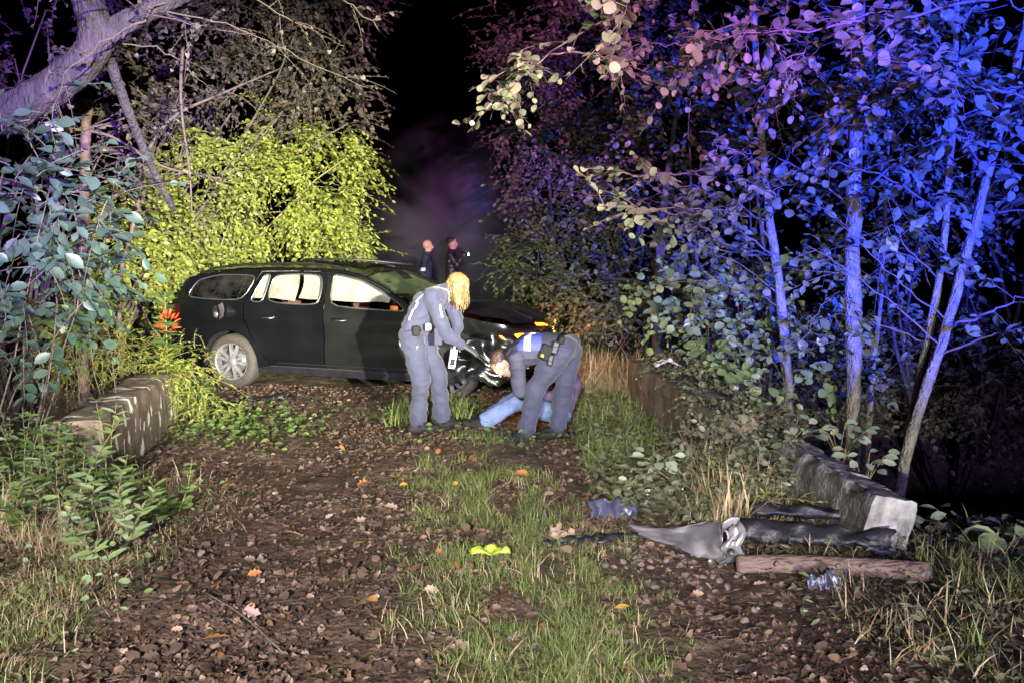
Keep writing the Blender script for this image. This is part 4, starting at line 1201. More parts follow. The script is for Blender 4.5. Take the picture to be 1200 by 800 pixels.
wrap_strip(wjk, wt, 'reflective_piping', M['reflective'], [(-0.83, 7.0, 1.17), (-0.74, 7.0, 1.27), (-0.64, 7.02, 1.31), (-0.56, 7.05, 1.28), (-0.52, 7.1, 1.17)], 0.014, [(0.35, 1, -0.5), (0.2, 1, -0.8), (0, 0.8, -1), (-0.2, 1, -0.5), (-0.3, 1, 0)])
wrap_strip(wjk, wt, 'reflective_piping', M['reflective'], [(-0.93, 6.9, 1.02), (-0.90, 6.9, 1.10), (-0.85, 6.9, 1.18)], 0.014, [(0.5, 1, 0), (0.5, 1, 0), (0.5, 1, -0.1)], n=20)
wrap_strip(wjk, wt, 'reflective_piping', M['reflective'], [(-0.62, 6.9, 1.16), (-0.60, 6.85, 1.05)], 0.012, [(0, 1, 0), (0, 1, 0)], n=12)
wrap_strip(wjk, wt, 'belt', M['boot'], [(-1.02, 7.0, 0.90), (-0.96, 6.95, 0.905), (-0.90, 6.92, 0.915), (-0.85, 6.92, 0.925), (-0.79, 6.92, 0.94)], 0.04, [(1, 0.5, 0), (0.6, 1, 0), (0.2, 1, 0), (0.1, 1, 0), (0, 1, 0)], 0.010)
wrap_strip(wtr, wt, 'key_chain', M['trim'], [(-0.80, 6.9, 0.88), (-0.815, 6.9, 0.82), (-0.83, 6.9, 0.77)], 0.012, [(0, 1, 0)] * 3, 0.01, n=10)
for dx, dz, s_, mt in ((-0.83, 0.92, (0.06, 0.05, 0.09), 'boot'), (-0.725, 0.955, (0.05, 0.05, 0.06), 'white_plastic'), (-0.64, 0.87, (0.07, 0.05, 0.15), 'jacket_grey')):
    g = Geo(); box(g, (dx, 6.925, dz + Z1), s_); o = g.build('belt_pouch', M[mt], wt, False); bv = o.modifiers.new('b', 'BEVEL'); bv.width = 0.012; bv.segments = 2
g = Geo(); box(g, (0, 0, 0), (0.060, 0.028, 0.175)); dv = thing('breath_tester', (-0.525, 7.06, 0.66 + Z1), 'white handheld tester with dark screen held in the blonde woman\'s glove', 'tester')
dv.rotation_euler = (R(10), R(8), R(12))
o = g.build('casing', M['white_plastic'], dv, False, off=(0, 0, 0)); bv = o.modifiers.new('b', 'BEVEL'); bv.width = 0.008; bv.segments = 3
g = Geo(); box(g, (0.0, -0.0145, -0.025), (0.042, 0.003, 0.06)); g.build('screen', M['screen'], dv, False, off=(0, 0, 0))
g = Geo()
for k in range(2): box(g, (-0.012 + 0.024 * k, -0.015, -0.070), (0.014, 0.003, 0.010))
g.build('button', M['black_plastic'], dv, False, off=(0, 0, 0))
g = Geo(); tube(g, [(0, 0, 0.085), (0, 0, 0.13)], 0.010, 8); g.build('mouthpiece', M['white_plastic'], dv, off=(0, 0, 0))

JM = dict(ankle_l=(0.125, 6.84, 0.09), ankle_r=(0.40, 7.0, 0.09), knee_l=(0.205, 6.83, 0.48), knee_r=(0.47, 6.99, 0.47), hip_l=(0.43, 6.86, 0.80), hip_r=(0.50, 7.04, 0.80),
          waist=(0.34, 6.95, 0.835), chest=(0.14, 6.95, 0.80), sh_l=(0.035, 6.78, 0.745), sh_r=(0.025, 7.12, 0.755), neck=(-0.01, 6.98, 0.735), head=(-0.085, 7.03, 0.655),
          el_l=(0.065, 6.80, 0.45), wr_l=(0.17, 7.02, 0.38), el_r=(0.06, 7.20, 0.47), wr_r=(0.22, 7.30, 0.40))
JM = {k: (v[0], v[1], v[2] + Z2) for k, v in JM.items()}
mt_, mbody, mjk, mtr, mP = person('dark-blue uniformed man bent double with a white band across his back', (0.27, 6.92, Z2), JM, (-0.4, 0.25, -0.85), (-0.8, 0.1, 0.45), (-0.9, -0.15, 0), 'jacket_grey', 'uniform_trousers', 'short', glove=None,
      palm=((0, 0.2, -1), (0, -0.2, -1)), zfeet=(Z2, Z2), S=1.04)
def band(cx, w, mat, name, lift, top=True, z=0.83):
    c = Vector((cx, 6.95, z + Z2))
    path, dirs = [], []
    for a in np.linspace(-70, 95, 9):
        d = Vector((0.10, -math.sin(R(a)), math.cos(R(a))))
        path.append(c + d * 0.16 + Vector((-0.05 * math.sin(R(a)), 0, 0))); dirs.append(-d)
    return wrap_strip(mjk, mt_, name, mat, path, w, dirs, lift)
band(0.16, 0.055, M['reflective'], 'reflective_band', 0.008)
band(0.235, 0.085, M['royal'], 'blue_back_panel', 0.005)
band(0.105, 0.05, M['royal'], 'blue_back_panel', 0.005)
wrap_strip(mtr, mt_, 'belt', M['boot'], [(0.30, 6.80, 0.73 + Z2), (0.36, 6.78, 0.82 + Z2), (0.42, 6.85, 0.90 + Z2), (0.47, 6.95, 0.93 + Z2), (0.49, 7.05, 0.90 + Z2)], 0.05, [(0, 1, 0), (-0.1, 1, -0.3), (-0.1, 0.8, -0.8), (-0.1, 0, -1), (-0.1, -0.6, -0.8)], 0.02)
for c, s_, mt, ry in (((0.285, 6.80, 0.80), (0.10, 0.06, 0.13), 'boot', 25), ((0.365, 6.79, 0.84), (0.06, 0.05, 0.11), 'black_plastic', 15), ((0.325, 6.785, 0.735), (0.05, 0.05, 0.10), 'black_plastic', 10), ((0.42, 6.80, 0.90), (0.05, 0.05, 0.06), 'boot', 20), ((0.255, 6.77, 0.775), (0.03, 0.03, 0.03), 'hi_yellow', 20)):
    g = Geo(); box(g, (c[0], c[1] - 0.055, c[2] + Z2), s_, Matrix.Rotation(R(ry), 3, 'Y')); o = g.build('belt_pouch', M[mt], mt_, False); bv = o.modifiers.new('b', 'BEVEL'); bv.width = 0.012; bv.segments = 2

JS = dict(ankle_r=(-0.28, 7.22, 0.09), ankle_l=(-0.22, 7.48, 0.10), knee_r=(0.06, 7.30, 0.27), knee_l=(0.10, 7.48, 0.30), hip_r=(0.45, 7.36, 0.14), hip_l=(0.45, 7.55, 0.14),
          waist=(0.50, 7.46, 0.26), chest=(0.54, 7.46, 0.42), sh_r=(0.50, 7.28, 0.53), sh_l=(0.48, 7.63, 0.53), neck=(0.48, 7.46, 0.60), head=(0.42, 7.45, 0.70),
          el_r=(0.40, 7.22, 0.32), wr_r=(0.24, 7.24, 0.36), el_l=(0.36, 7.66, 0.32), wr_l=(0.2, 7.56, 0.36))
Z3 = h1(0.3, 7.4)
JS = {k: (v[0], v[1], v[2] + Z3) for k, v in JS.items()}
st_t, *_ = person('person in pale blue jeans sitting on the ground behind the bending man', (0.4, 7.45, Z3), JS, (-0.9, -0.1, -0.25), (0, 0, 1), (-0.85, -0.1, 0.35), 'purple_jacket', 'denim', 'short', wr=0.007, S=0.96, zfeet=(Z3, Z3))

def stander(X, Y, label, jacket, hair, right_arm, face):
    z = h1(X, Y)
    J = dict(ankle_l=(0.0, 0.11, 0.09), ankle_r=(0.0, -0.11, 0.09), knee_l=(0.02, 0.11, 0.50), knee_r=(0.02, -0.11, 0.50), hip_l=(0, 0.09, 0.93), hip_r=(0, -0.09, 0.93), waist=(0, 0, 1.06), chest=(0, 0, 1.30),
             sh_l=(0, 0.19, 1.43), sh_r=(0, -0.19, 1.43), neck=(0.01, 0, 1.51), head=(0.03, 0, 1.66), el_l=(-0.02, 0.25, 1.15), wr_l=(0.10, 0.24, 0.93))
    J.update(right_arm)
    J = {k: (v[0] + X, v[1] + Y, v[2] + z) for k, v in J.items()}
    return person(label, (X, Y, z), J, face, (0, 0, 1), (1, -0.1, 0), jacket, 'uniform_dark', hair, zfeet=(z, z))
a_, _, ajk, _, _ = stander(-1.66, 15.7, 'bald man in dark blue jacket standing on the far track, white patch on sleeve', 'uniform_dark', None, dict(el_r=(-0.04, -0.26, 1.14), wr_r=(0.12, -0.24, 0.95)), (1, 0.15, -0.05))
wrap_strip(ajk, a_, 'reflective_patch', M['reflective'], [(-1.78, 15.3, 1.22 + h1(-1.66, 15.7)), (-1.64, 15.3, 1.22 + h1(-1.66, 15.7))], 0.06, [(0.2, 1, 0), (-0.1, 1, 0)], 0.008, n=8)
b_, _, bjk, _, _ = stander(-1.18, 15.7, 'short-haired man in brown leather jacket raising a torch on the far track', 'leather', 'short', dict(el_r=(0.12, -0.24, 1.24), wr_r=(0.24, -0.16, 1.43)), (1, -0.25, 0))
zb = h1(-1.18, 15.7)
wrap_strip(bjk, b_, 'pale_blue_hem', M['denim'], [(-1.20, 15.4, 1.04 + zb), (-1.05, 15.45, 1.05 + zb)], 0.10, [(0.2, 1, 0), (-0.6, 1, 0)], 0.008, n=8)
tor = thing('flashlight', (-0.93, 15.53, 1.47 + zb), 'small lit flashlight in the raised hand of the man on the far track', 'flashlight')
g = Geo(); tube(g, [(-0.06, 0.02, 0.04), (0.02, -0.01, 0.01), (0.05, -0.02, 0.0), (0.09, -0.03, -0.01)], [0.014, 0.014, 0.022, 0.024], 10); g.build('casing', M['black_plastic'], tor, off=(0, 0, 0))
g = Geo(); ellipsoid(g, (0.094, -0.033, -0.011), (0.012, 0.022, 0.022)); g.build('lens', M['torch_lens'], tor, off=(0, 0, 0))

# ------------------------------------------------------------------ trees and shrubs
def rs(k): return np.random.default_rng(k)
def limb_branches(rng, trunk_pts, n, t0, t1, length, az=(0, 360), elev=(5, 40), r=0.012, droop=0.15):
    P = smooth_path(trunk_pts, 60); out = []
    for i in range(n):
        t = t0 + (t1 - t0) * (i + rng.random()) / n
        k = min(int(t * 59), 58); s = P[k]
        a = R(rng.uniform(*az)); e = R(rng.uniform(*elev)); L = length * rng.uniform(0.6, 1.25)
        d = Vector((math.cos(a) * math.cos(e), math.sin(a) * math.cos(e), math.sin(e)))
        c1 = s + d * L * 0.4 + Vector((rng.normal(0, .05), rng.normal(0, .05), 0.04)); c2 = s + d * L * 0.75 + Vector((rng.normal(0, .1), rng.normal(0, .1), -droop * 0.2)); c3 = s + d * L + Vector((rng.normal(0, .12), rng.normal(0, .12), -droop))
        out.append(([s, c1, c2, c3], r * rng.uniform(0.7, 1.2)))
    return out
def root(v): return Vector((v.x, v.y, h1(v.x, v.y) - 0.12))

# tall straight tree on the right bank
b0 = at(1000, 505, 7.05); tp1 = [root(b0), at(1000, 480, 7.05), at(999, 300, 7.05), at(1003, 120, 7.05), at(1007, -60, 7.05), at(1008, -260, 7.1)]
br = limb_branches(rs(1), tp1, 20, 0.42, 0.95, 1.5, (110, 340), r=0.014)
br += [([at(1002, 125, 7.05), at(960, 110, 6.8), at(880, 85, 6.4), at(790, 72, 6.1)], 0.016), ([at(1000, 210, 7.05), at(1040, 230, 6.5), at(1090, 280, 6.2), at(1140, 330, 6.0)], 0.012)]
tree('alder_tree', 'tall straight tree with slim pale trunk behind the broken concrete chunk', root(b0), [(tp1, 0.074, 0.052)], br, rs(2), 'round', 'hazel', 0.115, m=6, twig_len=0.36, twigs_per_m=6, parts=300)
# slender sapling with a kinked stem
b1 = at(926, 492, 7.35); tp2 = [root(b1), at(925, 485, 7.35), at(918, 380, 7.3), at(905, 280, 7.25), at(896, 200, 7.2), at(889, 110, 7.15), at(880, -40, 7.1)]
br = limb_branches(rs(3), tp2, 12, 0.4, 0.95, 1.2, (120, 330), r=0.010)
br += [([at(893, 130, 7.2), at(868, 100, 6.9), at(820, 85, 6.6), at(740, 75, 6.3)], 0.014),
       ([at(902, 260, 7.25), at(860, 250, 6.7), at(800, 245, 6.2), at(700, 240, 5.9)], 0.012),
       ([at(905, 300, 7.25), at(850, 285, 6.6), at(800, 250, 6.2), at(770, 262, 6.0)], 0.012),
       ([at(893, 235, 7.25), at(850, 200, 6.6), at(790, 205, 6.3), at(720, 205, 6.1)], 0.011),
       ([at(905, 300, 7.25), at(850, 295, 7.0), at(820, 285, 6.9), at(805, 280, 6.8)], 0.010),
       ([at(915, 360, 7.3), at(880, 345, 6.9), at(830, 330, 6.6), at(760, 335, 6.4)], 0.011),
       ([at(920, 420, 7.3), at(940, 400, 7.1), at(955, 370, 7.0), at(985, 340, 6.9)], 0.014)]
tree('alder_sapling', 'slender kinked sapling reaching round-leaved branches over the track', root(b1), [(tp2, 0.052, 0.026)], br, rs(4), 'round', 'hazel', 0.098, m=6, twig_len=0.34, twigs_per_m=6, parts=300)
# forked tree leaning right
b2 = at(1056, 572, 5.9); 
tA = [root(b2), at(1056, 570, 5.9), at(1078, 480, 5.95), at(1108, 390, 6.0), at(1140, 270, 6.05), at(1172, 150, 6.1), at(1200, 40, 6.1), at(1225, -120, 6.1)]
tB = [at(1058, 555, 5.95), at(1075, 460, 6.1), at(1095, 360, 6.2), at(1110, 240, 6.25), at(1118, 100, 6.3), at(1122, -80, 6.3)]
br = limb_branches(rs(5), tA, 12, 0.35, 0.95, 1.2, (60, 360), r=0.012) + limb_branches(rs(6), tB, 9, 0.3, 0.95, 1.1, (90, 330), r=0.010)
br += [([at(1108, 385, 6.0), at(1150, 370, 5.9), at(1190, 352, 5.8), at(1240, 340, 5.7)], 0.018), ([at(1112, 375, 6.0), at(1060, 335, 5.9), at(1010, 290, 5.8), at(985, 255, 5.8)], 0.009)]
tree('forked_tree', 'leaning forked tree with two thin trunks rooted beside the dark stream', root(b2), [(tA, 0.046, 0.026), (tB, 0.038, 0.020)], br, rs(7), 'oval', 'hazel', 0.115, m=5, twig_len=0.36, twigs_per_m=5, parts=300)
# bare thin stems between them
for k, (pts, lab) in enumerate((([(1018, 520, 7.6), (1022, 440, 7.6), (1033, 340, 7.6), (1040, 180, 7.6), (1045, 20, 7.6)], 'thin pale stem standing close behind the tall straight trunk'),
                               ([(772, 330, 9.4), (776, 260, 9.4), (783, 200, 9.4), (795, 120, 9.4), (800, 20, 9.4)], 'dark thin trunk half hidden behind the kinked sapling\'s leaves'))):
    P = [at(*p) for p in pts]; P = [root(P[0])] + P
    br = limb_branches(rs(40 + k), P, 9, 0.3, 0.95, 1.0, (100, 340), r=0.008)
    tree('thin_tree', lab, P[0], [(P, 0.03 if k == 0 else 0.07, 0.015)], br, rs(50 + k), 'round', 'hazel', 0.095, m=6, twigs_per_m=7, parts=60, bark='bark' if k else 'pale_bark')

# overhanging branches coming in from above the right bank
for k, (pts, lab) in enumerate((([(1210, -20, 5.2), (1120, 10, 5.1), (1010, 25, 5.2), (900, 40, 5.4), (800, 45, 5.6)], 'leafy overhead bough crossing in front of the tall straight trunk'),
                               ([(900, -90, 6.6), (800, -20, 6.4), (700, 30, 6.3), (620, 80, 6.4), (590, 110, 6.5)], 'drooping pinkish leafy bough at the edge of the dark gap'),
                               ([(1230, 120, 5.0), (1150, 100, 5.1), (1080, 90, 5.3), (1020, 110, 5.5)], 'leafy bough beside the leaning forked tree\'s upper trunks'))):
    P = [at(*p) for p in pts]; rg = rs(60 + k)
    br = [(P, 0.016)] + limb_branches(rg, P, 9, 0.1, 0.98, 0.75, (0, 360), (-25, 35), 0.008)
    tree('overhanging_bough', lab, P[0], [], br, rs(70 + k), 'round', 'hazel', 0.10, m=6, twig_len=0.32, twigs_per_m=9, parts=220, cat='branch')

# shrub masses behind the right bank
def wb(px, py, Y, rx, ry, rz):
    v = at(px, py, Y); return (v.x, v.y, v.z, rx, ry, rz)
bush('hazel_shrub', 'big hazel shrub with blue-lit leaves filling the right bank behind the trees', 'shrub', root(at(880, 420, 9.0)),
     [wb(800, 150, 9.2, 1.0, 0.8, 1.0), wb(900, 230, 9.4, 1.2, 0.9, 1.3), wb(830, 60, 9.0, 1.1, 0.8, 0.8), wb(860, 330, 8.8, 1.1, 0.7, 0.8), wb(960, 110, 9.6, 1.2, 0.9, 1.2)], 620, 0.42, 8, 0.105, 'round', 'hazel', rs(80), stems=8, stem_r=0.03, stem_mat='bark', parts=250, gap=0.44, clump=0.35)
bush('hazel_shrub', 'dark hazel shrub behind the leaning forked tree', 'shrub', root(at(1130, 420, 8.6)),
     [wb(1060, 180, 8.8, 1.1, 0.8, 1.2), wb(1150, 260, 8.6, 1.0, 0.8, 1.1), wb(1080, 330, 8.4, 1.1, 0.6, 0.8), wb(1120, 60, 8.9, 1.3, 0.9, 1.0), wb(1210, 150, 8.8, 1.0, 0.8, 1.2)], 520, 0.42, 8, 0.105, 'oval', 'hazel', rs(81), stems=8, stem_r=0.03, stem_mat='bark', parts=200, gap=0.46, clump=0.35)
bush('hazel_shrub', 'pale green lit shrub growing just behind the mossy bridge wall', 'shrub', root(at(860, 430, 8.0)),
     [wb(850, 385, 7.6, 0.42, 0.35, 0.33), wb(880, 430, 7.3, 0.40, 0.3, 0.28), wb(800, 340, 7.9, 0.5, 0.4, 0.25), wb(950, 340, 7.8, 0.5, 0.4, 0.35), wb(960, 410, 7.6, 0.35, 0.3, 0.3), wb(840, 440, 7.2, 0.35, 0.3, 0.2)], 190, 0.32, 7, 0.105, 'round', 'pale_green', rs(82), stems=7, stem_r=0.012, parts=300)
bush('beech_tree', 'tall grey-green layered tree bordering the dark gap beyond the car', 'tree', root(at(690, 380, 12.3)),
     [wb(655, 130, 12.2, 1.0, 0.9, 1.2), wb(720, 60, 12.4, 1.4, 1.0, 1.3), wb(660, 230, 12.0, 0.95, 0.8, 0.6), wb(650, 300, 11.6, 0.75, 0.7, 0.45), wb(740, 200, 12.2, 1.2, 1.0, 1.2), wb(640, 20, 12.4, 1.0, 0.9, 0.9)], 2600, 0.50, 11, 0.10, 'oval', 'dull', rs(83), stems=5, stem_r=0.045, stem_mat='bark', shell=0.55, gap=0.42, clump=0.3, part_names=('crown', 'limb', 'twigs'))
bush('laurel_shrub', 'low glossy dark shrub at the track edge beyond the car bonnet', 'shrub', root(at(700, 380, 10.6)),
     [wb(690, 350, 10.7, 0.7, 0.5, 0.33), wb(760, 340, 10.5, 0.7, 0.5, 0.42), wb(740, 372, 10.2, 0.7, 0.4, 0.25)], 420, 0.3, 8, 0.085, 'oval', 'dull', rs(84), stems=8, stem_r=0.012, parts=120)
bush('beech_sapling', 'bright yellow-green sapling leaves beside the dark gap above the bonnet', 'sapling', root(at(640, 370, 11.2)),
     [wb(610, 318, 11.2, 0.45, 0.4, 0.18), wb(650, 330, 11.0, 0.45, 0.4, 0.2), wb(620, 285, 11.4, 0.35, 0.3, 0.15)], 150, 0.35, 9, 0.075, 'oval', 'green', rs(85), stems=5, stem_r=0.012, parts=60)
bush('bank_shrub', 'dark undergrowth on the far side of the right-hand stream', 'shrub', root(at(1000, 440, 9.3)),
     [wb(900, 430, 9.0, 0.9, 0.4, 0.5), wb(1000, 420, 9.0, 1.0, 0.5, 0.6), wb(1120, 430, 8.6, 1.1, 0.5, 0.6), wb(1200, 460, 8.0, 0.8, 0.5, 0.6), wb(1050, 500, 8.4, 0.9, 0.4, 0.4)], 480, 0.35, 8, 0.085, 'oval', 'dull', rs(86), stems=8, stem_r=0.012, parts=0)
# single lit leaf rosettes on the walls
def rosette(px, py, Y, n, size, label, mat='bramble', kind='oval', h=0.16, name='bramble_plant', spread=0.16, seed=0, ground_z=None, stems=True):
    c = at(px, py, Y); rg = rs(900 + seed)
    zb_ = ground_z if ground_z is not None else c.z - h
    t = thing(name, (c.x, c.y, zb_), label, 'plant')
    az = np.arange(n) * 2.4 + rg.random(); rr = spread * np.sqrt((np.arange(n) + 0.5) / n)
    P = np.stack([c.x + rr * np.cos(az), c.y + rr * np.sin(az) * 0.8, c.z + rg.uniform(-0.06, 0.05, n) - rr * 0.2], -1)
    D = np.stack([np.cos(az), np.sin(az), rg.uniform(-0.35, 0.25, n)], -1)
    Nn = np.stack([rg.normal(0, .3, n), rg.normal(-0.6, .25, n), np.ones(n)], -1)
    leaf_objects(t, kind, mat, P, D, Nn, size * rg.uniform(0.75, 1.2, n))
    if stems:
        for k in range(0, n, 2):
            g = Geo(); tube(g, smooth_path([(c.x + rg.normal(0, .02), c.y, zb_ - 0.02), (c.x + (P[k][0] - c.x) * 0.5, c.y + (P[k][1] - c.y) * 0.4, (zb_ + P[k][2]) / 2 + 0.03), P[k]], 6), 0.003, 4); g.build('stem', M['green_stem'], t)
    return t
rosette(785, 412, 7.8, 14, 0.11, 'pale round-leaved seedling standing on the mossy bridge wall beside the paper', ground_z=0.50, h=0.1, seed=1)
rosette(930, 493, 5.9, 24, 0.095, 'pale bramble trailing over the far tip of the broken concrete', seed=2, spread=0.28, h=0.2)
rosette(985, 498, 5.9, 20, 0.095, 'pale bramble at the foot of the tall straight trunk', seed=3, spread=0.22, h=0.3)
rosette(1015, 530, 5.2, 16, 0.085, 'white-lit bramble sprig hanging behind the broken concrete chunk', seed=4, spread=0.16, h=0.3)
rosette(770, 535, 5.3, 13, 0.10, 'pale clover-like plant in the verge beside the mossy wall', seed=5, spread=0.13, h=0.1)
rosette(742, 558, 5.2, 6, 0.075, 'small bluish-white leaves beside the dark plastic sheet', seed=6, spread=0.08, h=0.05)
rosette(1120, 600, 4.6, 16, 0.10, 'blue-lit bramble leaves just right of the broken concrete', seed=7, spread=0.17, h=0.14)
rosette(1100, 680, 3.85, 15, 0.085, 'blue-white bramble leaves beyond the end of the log', seed=8, spread=0.14, h=0.08)
rosette(1165, 680, 3.9, 18, 0.085, 'blue-white bramble cluster near a big round green leaf', seed=9, spread=0.18, h=0.10)
rosette(1185, 628, 4.2, 5, 0.17, 'big round coltsfoot leaf above the blue-white bramble cluster', 'pale_green', 'round', 0.12, 'coltsfoot_plant', 0.08, 10)
rosette(1060, 640, 4.3, 8, 0.07, 'small leafy weed at the base of the broken concrete', 'pale_green', seed=11, spread=0.12, h=0.06)

# ------------------------------------------------------------------ left side growth
big = [at(-60, 165, 6.3), at(20, 128, 6.3), at(75, 92, 6.3), at(112, 50, 6.3), at(100, -10, 6.3), at(95, -90, 6.3)]
fork = [at(105, 62, 6.3), at(135, 35, 6.35), at(175, 12, 6.4), at(230, -15, 6.5), at(300, -40, 6.6)]
fallen = [at(128, 70, 6.5), at(150, 130, 6.8), at(175, 190, 7.2), at(203, 245, 7.6)]
t = tree('leaning_tree', 'thick purple-lit leaning trunk forking above the big-leaved shrub', root(at(-230, 480, 6.3)), [([root(at(-230, 480, 6.3)), at(-180, 300, 6.3)] + big, 0.165, 0.10), (fork, 0.10, 0.05), (fallen, 0.042, 0.025)],
     limb_branches(rs(90), fork, 7, 0.3, 0.95, 1.3, (150, 390), (-40, 20), 0.012) + [([at(180, 5, 6.4), at(220, 25, 6.6), at(260, 35, 6.8), at(300, 42, 7.0)], 0.012), ([at(135, 50, 6.4), at(190, 60, 6.6), at(230, 90, 6.8), at(250, 110, 7.0)], 0.008)],
     rs(91), 'heart', 'ivy', 0.05, m=6, twig_len=0.25, twigs_per_m=5, parts=60, bark='bark', sides=30)
bush('willow_bush', 'large bright yellow-green willow bush overhanging the estate car roof', 'bush', root(at(210, 440, 11.2)),
     [wb(300, 235, 11.0, 1.25, 0.8, 0.75), wb(370, 225, 10.9, 0.85, 0.7, 0.80), wb(210, 255, 10.8, 1.0, 0.8, 0.75), wb(160, 290, 10.4, 0.75, 0.7, 0.65), wb(330, 175, 11.2, 1.1, 0.7, 0.45), wb(395, 270, 10.6, 0.45, 0.4, 0.28), wb(415, 195, 10.9, 0.35, 0.4, 0.18), wb(280, 145, 11.2, 0.5, 0.5, 0.35), wb(405, 145, 11.0, 0.35, 0.4, 0.25), wb(120, 320, 9.9, 0.8, 0.5, 0.5), wb(250, 200, 11.2, 0.8, 0.6, 0.5), wb(240, 300, 10.5, 0.6, 0.4, 0.3)], 3900, 0.34, 10, 0.080, 'oval', 'willow', rs(92), droop=0.5, stems=7, stem_r=0.025, stem_mat='green_stem', shell=0.55, grav=-0.05, up=0.7, clump=0.45, twig_r=0.0035, gap=0.42, parts=0, outward=0.9)
bush('willow_bush', 'drooping willow spray tip beside the dark gap above the windscreen', 'bush', root(at(300, 430, 11.4)),
     [wb(415, 225, 10.7, 0.26, 0.25, 0.12), wb(420, 300, 10.4, 0.28, 0.2, 0.10), wb(400, 285, 10.4, 0.3, 0.3, 0.15)], 70, 0.40, 13, 0.11, 'lance', 'willow', rs(93), droop=0.3, stems=3, stem_r=0.012, outward=1.0)
bush('ivy_tree', 'dim brownish ivy-covered tree above the willow bush', 'tree', root(at(120, 420, 11.9)),
     [wb(330, 80, 11.2, 1.3, 0.8, 0.75), wb(250, 110, 11.2, 1.2, 0.8, 0.6), wb(400, 40, 11.4, 0.7, 0.7, 0.8), wb(370, 140, 11.0, 0.8, 0.6, 0.4), wb(200, 60, 11.4, 1.2, 0.8, 0.8), wb(310, -20, 11.6, 1.5, 0.9, 0.8)], 1700, 0.40, 9, 0.085, 'heart', 'ivy', rs(94), stems=12, stem_r=0.03, stem_mat='twig', gap=0.42, clump=0.3, part_names=('crown', 'limb', 'twigs'), twig_r=0.005)
bush('ivy_tree', 'dark hanging ivy mass behind the thick leaning trunk', 'tree', root(at(20, 440, 9.0)),
     [wb(60, 60, 8.6, 0.9, 0.6, 0.8), wb(140, 130, 8.8, 0.7, 0.6, 0.5), wb(20, 190, 8.2, 0.8, 0.6, 0.6)], 240, 0.36, 8, 0.07, 'heart', 'ivy', rs(95), stems=10, stem_r=0.025, gap=0.42, clump=0.3, part_names=('crown', 'limb', 'twigs'), twig_r=0.005)
# bare criss-cross branches on the lower left
for k, pts in enumerate(([(60, 185, 8.5), (120, 175, 8.6), (160, 195, 8.7), (210, 250, 8.8)], [(75, 150, 8.0), (130, 160, 8.1), (190, 195, 8.3), (260, 210, 8.6)], [(160, 200, 8.7), (200, 140, 9.0), (260, 110, 9.3), (330, 80, 9.8)], [(215, 40, 8.9), (212, 120, 8.9), (222, 200, 9.0), (225, 250, 9.0)], [(60, 200, 8.0), (75, 160, 8.0), (110, 148, 8.1), (150, 150, 8.2)])):
    P = [at(*p) for p in pts]
    lab = ['thick crooked bare branch lying across the willow bush', 'thin bare branch sloping across the willow bush', 'long bare branch rising into the brownish ivy', 'vertical bare branch hanging in front of the brownish ivy', 'arched bare branch below the thick leaning trunk'][k]
    tt = thing('bare_branch', P[0], lab, 'branch')
    g = Geo(); tube(g, smooth_path(P, 16), np.linspace((0.05, 0.016, 0.022, 0.02, 0.018)[k], 0.008, 16), 7); g.build('stem', M['bark'] if k == 0 else M['twig'], tt)
    for j, (bp, br_) in enumerate(limb_branches(rs(200 + k), P, 6, 0.2, 0.95, 0.5, (0, 360), (-40, 40), 0.006)):
        g = Geo(); tube(g, smooth_path(bp, 8), np.linspace(br_, 0.002, 8), 4); g.build('side_shoot', M['twig'], tt)
post = [root(at(97, 440, 8.0)), at(97, 400, 8.0), at(98, 300, 8.0), at(100, 200, 8.0), at(102, 120, 8.1)]
tree('thin_tree', 'thin brown lit trunk standing behind the big-leaved shrub', post[0], [(post, 0.052, 0.045)], limb_branches(rs(96), post, 4, 0.6, 0.95, 0.6, r=0.008), rs(97), 'heart', 'ivy', 0.06, parts=20, bark='log')
post = [root(at(140, 440, 8.8)), at(140, 350, 8.8), at(150, 290, 8.8), at(165, 230, 8.9)]
tree('thin_tree', 'thin slanting brown stem under the willow bush', post[0], [(post, 0.03, 0.02)], [], rs(98), 'heart', 'ivy', 0.06, bark='log')
# foreground shrub with large leaves
bush('dogwood_shrub', 'bluish shrub with large oval leaves at the left edge of the bank', 'shrub', root(at(-30, 470, 5.0)),
     [wb(20, 250, 4.9, 0.35, 0.35, 0.30), wb(70, 215, 5.0, 0.38, 0.3, 0.16), wb(40, 320, 4.9, 0.42, 0.35, 0.25), wb(90, 260, 5.1, 0.35, 0.3, 0.18), wb(90, 330, 5.2, 0.3, 0.3, 0.16), wb(20, 180, 4.9, 0.28, 0.3, 0.25), wb(60, 120, 5.0, 0.16, 0.2, 0.14), wb(20, 380, 5.0, 0.4, 0.35, 0.2)],
     150, 0.32, 7, 0.115, 'oval', 'teal', rs(99), stems=5, stem_r=0.008, stem_mat='twig', parts=300, droop=0.3, outward=0.6)
bush('dogwood_shrub', 'broad-leaved sprig at the thin brown trunk above the ferny weeds', 'shrub', root(at(110, 440, 6.4)),
     [wb(120, 345, 6.3, 0.2, 0.2, 0.1), wb(75, 360, 6.2, 0.3, 0.2, 0.14), wb(60, 385, 6.2, 0.3, 0.2, 0.12)], 26, 0.3, 6, 0.14, 'oval', 'green', rs(100), stems=4, stem_r=0.008, parts=120)
